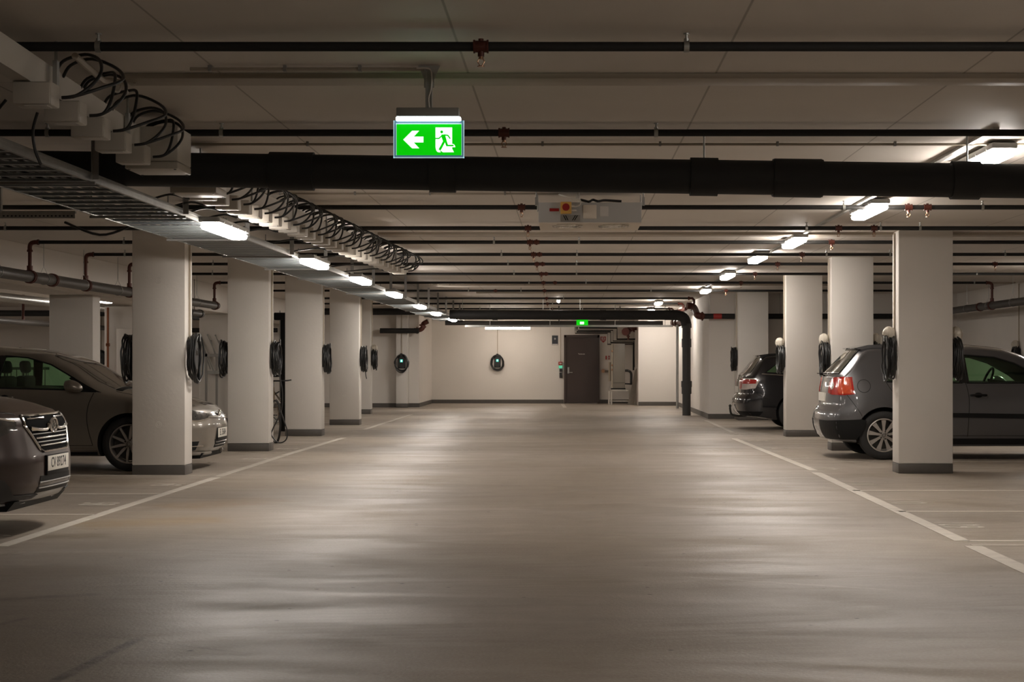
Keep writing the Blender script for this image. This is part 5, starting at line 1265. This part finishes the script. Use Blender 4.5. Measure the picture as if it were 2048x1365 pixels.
for i, (a, b, c_, d_) in enumerate(((398, 668, 415, 712), (401, 678, 412, 712), (415, 670, 433, 712), (422, 682, 431, 712), (431, 671, 444, 700), (438, 683, 448, 705))):
    p0 = P(c_, d_, Yq+.3); p1 = P(a, b, Yq+.35)
    o = tag(MB().tube([p0+(p0-p1)*.8, p1], .012, 8).sph(p1, .018, n=6).build('loose_pole', 'greymetal' if i % 2 else 'galv'), 'thin steel pole leaning out of the metal rack, %s from the left' % ('first' if i == 0 else ORD[i]), 'pole', 'poles leaning in the metal rack')
# railing
t = thing('metal_railing', (-10.6, 34, 0), 'dark metal railing seen through the windows of the silver hatchback', 'railing')
MB().cyl((-13, 34, 1.12), (-8.4, 34, 1.12), .025).cyl((-13, 34, .15), (-8.4, 34, .15), .02).build('rail', 'darkmetal', t)
m = MB(); x = -12.95
while x < -8.4: m.cyl((x, 34, .15), (x, 34, 1.1), .009, n=6); x += .11
m.build('balusters', 'darkmetal', t)['kind'] = 'stuff'
for x in (-13, -11.5, -10, -8.4): MB().box(x-.04, x+.04, 33.97, 34.03, 0, 1.12).build('post', 'darkmetal', t)
# services in the far left bay
tag(MB().cyl((-16, 44, pz(627, 44)), (-8.2, 44, pz(627, 44)), .075, n=16).build('insulated_pipe', 'bigblack'), 'dark pipe crossing the far left bay', 'pipe')
tag(MB().cyl((-10.6, 20, 2.46), (-10.6, 43, 2.46), .085, n=16).build('ventilation_duct', 'galv'), 'shiny round duct running back through the far left bay', 'duct')
tag(MB().box(-9.6, -9.3, 20, 43, 2.55, 2.62).build('cable_tray', 'galv'), 'small pale tray in the far left bay', 'cable tray')
t = tag(MB().cyl((-11.5, 22, 2.08), (-11.5, 47.5, 2.08), .06, n=16).build('sprinkler_main', 'greypvc'), 'brown-grey main pipe hanging in the far left bay', 'pipe')
MB().cyl((-11.5, 36.8, 2.08), (-11.5, 36.8, 2.66), .03).build('riser', 'rust', t)
lampx = lamp('batten_light', 1.2, .15, 'batten light added to brighten the far left bay', 'added fill lights', (-9.9, 37, 2.5), hang=CEIL)  # added lamp, lights up the dark left bay
Yx = 43.5
tag(MB().cyl((px(386, Yx), Yx, pz(634, Yx)), (px(458, Yx), Yx, pz(634, Yx)), .085, n=20).cyl((px(420, Yx), Yx, pz(634, Yx)), (px(420, Yx), Yx, CEIL), .008).build('insulated_pipe', 'bigblack'), 'dark insulated pipe below the tube light between the two nearest left columns', 'pipe')
tag(MB().cyl((-11, 46.8, pz(661, 46.8)), (px(555, 46.8), 46.8, pz(661, 46.8)), .06, n=16).cyl((px(386, 46.8), 46.8, pz(661, 46.8)), (px(394, 46.8), 46.8, pz(661, 46.8)), .062).cyl((px(450, 46.8), 46.8, pz(661, 46.8)), (px(450, 46.8), 46.8, CEIL), .008).build('feed_pipe', 'blackpipe'), 'dark pipe low on the rear wall between the left columns', 'pipe')

# bicycles
def bicycle(col):
    b = thing('bicycle', (0, 0, 0), 'x', 'bicycle', 'parked bicycles')
    R_ = .335
    for x in (-.52, .52):
        w_ = MB().lathe([(R_-.02, -.016), (R_, -.012), (R_, .012), (R_-.02, .016)], Matrix.Translation((x, 0, R_)) @ Matrix.Rotation(PI/2, 4, 'X'), 40).build('wheel', 'rubber', b)
        m = MB().lathe([(R_-.032, -.011), (R_-.02, -.011), (R_-.02, .011), (R_-.032, .011)], Matrix.Translation((x, 0, R_)) @ Matrix.Rotation(PI/2, 4, 'X'), 40)
        for k in range(16): m.tube([(x+.02*math.cos(k), 0.01*(-1)**k, R_+.02*math.sin(k)), (x+(R_-.03)*math.cos(k*PI/8), 0, R_+(R_-.03)*math.sin(k*PI/8))], .0015, 4)
        m.cyl((x, -.04, R_), (x, .04, R_), .018); m.build('spoked_rim', 'galv', w_)
    bb = Vector((-.08, 0, .29)); st = Vector((-.22, 0, .80)); hd = Vector((.34, 0, .82)); hb_ = Vector((.37, 0, .70)); rw = Vector((-.52, 0, R_)); fw = Vector((.52, 0, R_))
    m = MB(); m.tube([bb, st], .016, 8).tube([st+(bb-st)*.08, hd], .016, 8).tube([bb, hb_], .019, 8).tube([hd+Vector((-.01, 0, .04)), hb_+Vector((.01, 0, -.04))], .019, 8)
    for s_ in (-.045, .045):
        o_ = Vector((0, s_, 0)); m.tube([bb+o_*.4, rw+o_], .009, 6).tube([st+(bb-st)*.1+o_*.3, rw+o_], .008, 6)
    m.build('frame', col, b)
    m = MB()
    for s_ in (-.05, .05): m.tube([hb_+Vector((.01, s_*.8, -.03)), Vector((.44, s_, .55)), fw+Vector((0, s_, 0))], .011, 6)
    m.build('fork', col, b)
    MB().tube([hd, hd+Vector((-.02, 0, .12)), hd+Vector((.05, 0, .14))], .013, 8).tube([hd+Vector((-.06, -.29, .15)), hd+Vector((.05, -.16, .14)), hd+Vector((.05, .16, .14)), hd+Vector((-.06, .29, .15))], .012, 8, smooth=4).build('handlebar', 'trimblack', b)
    MB().cyl(st, st+Vector((-.04, 0, .13)), .013).box(-.40, -.14, -.07, .07, .935, .985, .02).build('saddle', 'trimblack', b)
    MB().cyl(bb+Vector((0, -.06, 0)), bb+Vector((0, -.045, 0)), .09, n=24).tube([bb+Vector((0, -.07, 0)), bb+Vector((.12, -.08, -.12))], .009, 6).tube([bb+Vector((0, .07, 0)), bb+Vector((-.12, .08, .12))], .009, 6).box(.0, .10, -.17, -.09, .155, .175).box(-.25, -.15, .09, .17, .40, .42).build('crankset', 'darkmetal', b)
    return b
b1 = bicycle('bikebrown'); b1.location = (-4.72, 27.4, 0); b1.rotation_euler = (0, -.0, math.radians(-68)); b1['label'] = 'brown bicycle standing between the second and third left columns'
b2 = copy_tree(b1); b2.location = (-6.35, 35.9, 0); b2.rotation_euler = (0, 0, math.radians(170)); b2['label'] = 'bicycle whose wheel shows behind the second left column, by the metal rack'
# dark rack behind the bicycle
t = thing('tall_black_post', (px(565, 29.0), 31.5, 0), 'tall dark ribbed post beside the third left column', 'post')
MB().box(px(563, 31.5), px(575, 31.5), 31.4, 31.6, 0, pz(640, 31.5), .01).build('post', 'trimblack', t)
MB().box(px(550, 31.5), px(575, 31.5), 31.35, 31.6, pz(641, 31.5), pz(626, 31.5), .02).build('top_box', 'trimblack', t)
MB().box(px(561, 31.5), px(563, 31.5), 31.38, 31.42, .6, pz(622, 31.5)).build('steel_edge', 'galv', t)
